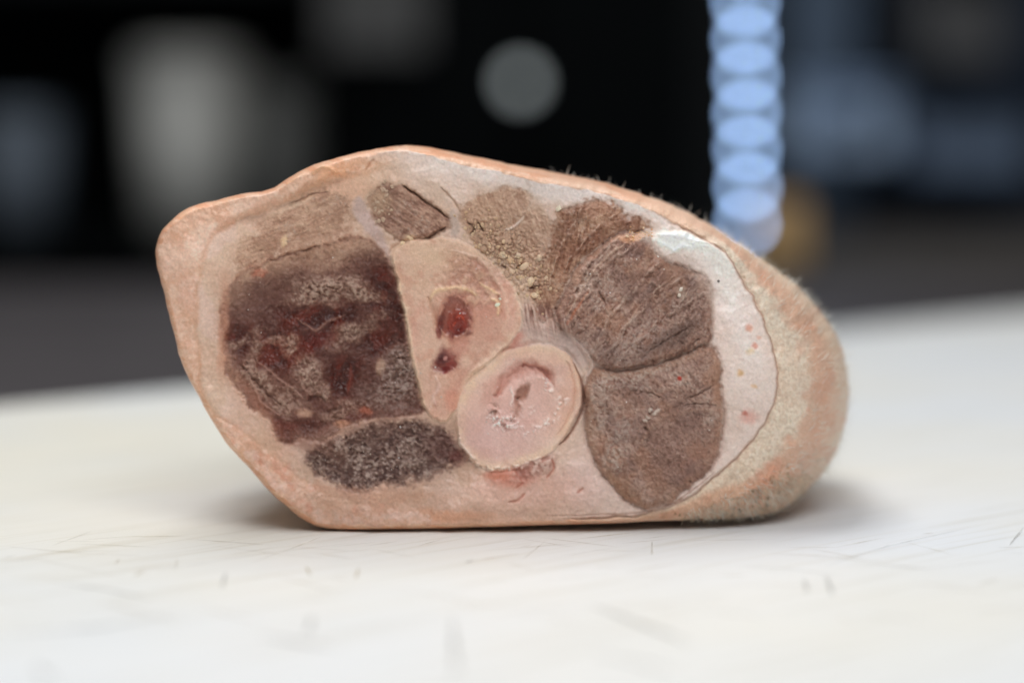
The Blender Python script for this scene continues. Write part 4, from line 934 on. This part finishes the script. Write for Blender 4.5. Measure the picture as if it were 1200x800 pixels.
# LED strip with its aluminium channel
yl = 1.24; sl = scale_at(yl)
top_, bot_ = at(872.5, -120, yl), at(877.5, 275, yl)
strip = empty('led_strip', bot_); tag(strip, 'vertical strip of bluish white LEDs beside the black cabinet', 'light strip')
dv = top_ - bot_; dn = dv.normalized()
q = dn.to_track_quat('Z', 'Y').to_matrix().to_4x4()
boxv = bmesh.new(); box(boxv, 0, .012, dv.length / 2, .022, .012, dv.length, .002)
bmesh.ops.transform(boxv, matrix=q, verts=boxv.verts); finish('channel', boxv, DARK, strip)
LEDM = simple_mat('led_die', (.8, .8, .8), .4, emit=(.40, .61, 1.0), estr=14.5)
bm = bmesh.new(); lathe(bm, [(.0042, 0), (.0042, .0016), (.003, .0026), (.001, .0029)], 20, Rm); me_led = bpy.data.meshes.new('led'); bm.to_mesh(me_led); bm.free(); me_led.materials.append(LEDM)
k = 0
while True:
    y_ = 261 - 43.2 * k
    if y_ < -110: break
    p = bot_ + dv * ((275 - y_) / 395.0) - bot_
    o = bpy.data.objects.new('led', me_led); col.objects.link(o); o.parent = strip; o.location = p + Vector((0, .004, 0)); k += 1

# right side: cold counter and steel
yr = 1.5
def slab(name, label, cat, mat, r, y, dep, parts=()):
    x0, x1, z0, z1 = rect(*r, y); o = empty(name, ((x0 + x1) / 2, y + dep / 2, z0)); tag(o, label, cat, 'blue crates at the right' if cat == 'crate' else None)
    boxobj('body', mat, (0, 0, (z1 - z0) / 2), (x1 - x0, dep, z1 - z0), .006, o)
    for nm2, mt, fx, fz, sx, sz in parts:
        boxobj(nm2, mt, ((fx - .5) * (x1 - x0), -dep / 2 - .008, fz * (z1 - z0)), (sx * (x1 - x0), .012, sz * (z1 - z0)), .002, o)
    return o
BLUE = simple_mat('blue_grey_steel', (0.07, 0.10, 0.145), .5, spec=.3); NAVY = simple_mat('navy_paint', (0.018, 0.026, 0.042), .6, spec=.15)
slab('display_fridge', 'dark blue grey fridge column right of the LED strip', 'fridge', BLUE, (918, -200, 1010, 300), yr + .1, .3, [('door', BLUE, .5, .5, .9, .94), ('handle', DARK, .85, .5, .06, .3)])
slab('steel_cabinet', 'dark navy cabinet at the right edge behind the board', 'cabinet', NAVY, (1016, -200, 1420, 290), yr + .25, .4, [('door', NAVY, .25, .5, .46, .94), ('door', NAVY, .75, .5, .46, .94)])
slab('blue_crate', 'light blue plastic crate at eye level beside the LED strip', 'crate', simple_mat('light_blue_plastic', (0.46, 0.60, 0.80), .5), (936, 96, 1050, 186), yr - .08, .12, [('rim', simple_mat('blue_rim', (0.18, 0.26, 0.40), .5), .5, .94, 1.03, .1), ('label_plate', BLUE, .5, .45, .4, .3)])
slab('blue_crate', 'dimmer blue plastic crate to the right of the light blue crate', 'crate', simple_mat('dim_blue_plastic', (0.16, 0.22, 0.32), .5), (1075, 130, 1210, 205), yr - .02, .12, [('rim', NAVY, .5, .94, 1.03, .1)])
slab('grey_appliance', 'grey appliance high up at the right edge', 'appliance', simple_mat('warm_grey_paint', (0.085, 0.083, 0.083), .6), (1085, -60, 1180, 75), yr, .15, [('control_panel', DARK, .5, .8, .8, .2)])
cz = at(0, 330, yr - .35).z
ct = boxobj('counter_box', simple_mat('brown_counter', (0.07, 0.06, 0.052), .6, var=.25, scale=8), (.72, yr - .1, cz - .1), (1.05, .5, .23), .006)
tag(ct, 'low brownish counter behind the right end of the board', 'counter')
ct.name = 'low_counter'
tr = slab('blue_tray', 'pale blue tray lying on the counter behind the board at right', 'tray', simple_mat('pale_blue_plastic', (.42, .52, .66), .5), (955, 343, 1120, 385), yr - .42, .2, [('rim', simple_mat('pale_blue_rim', (.40, .50, .64), .5), .5, .95, 1.03, .12)])
bp = at(920, 335, yr - .42)
blk = empty('wooden_block', (bp.x, bp.y, cz + .016)); tag(blk, 'small tan wooden block under the end of the LED strip', 'block')
boxobj('body', simple_mat('tan_wood', (0.58, 0.36, 0.15), .6), (0, .04, .02), (.034, .03, .042), .004, blk)
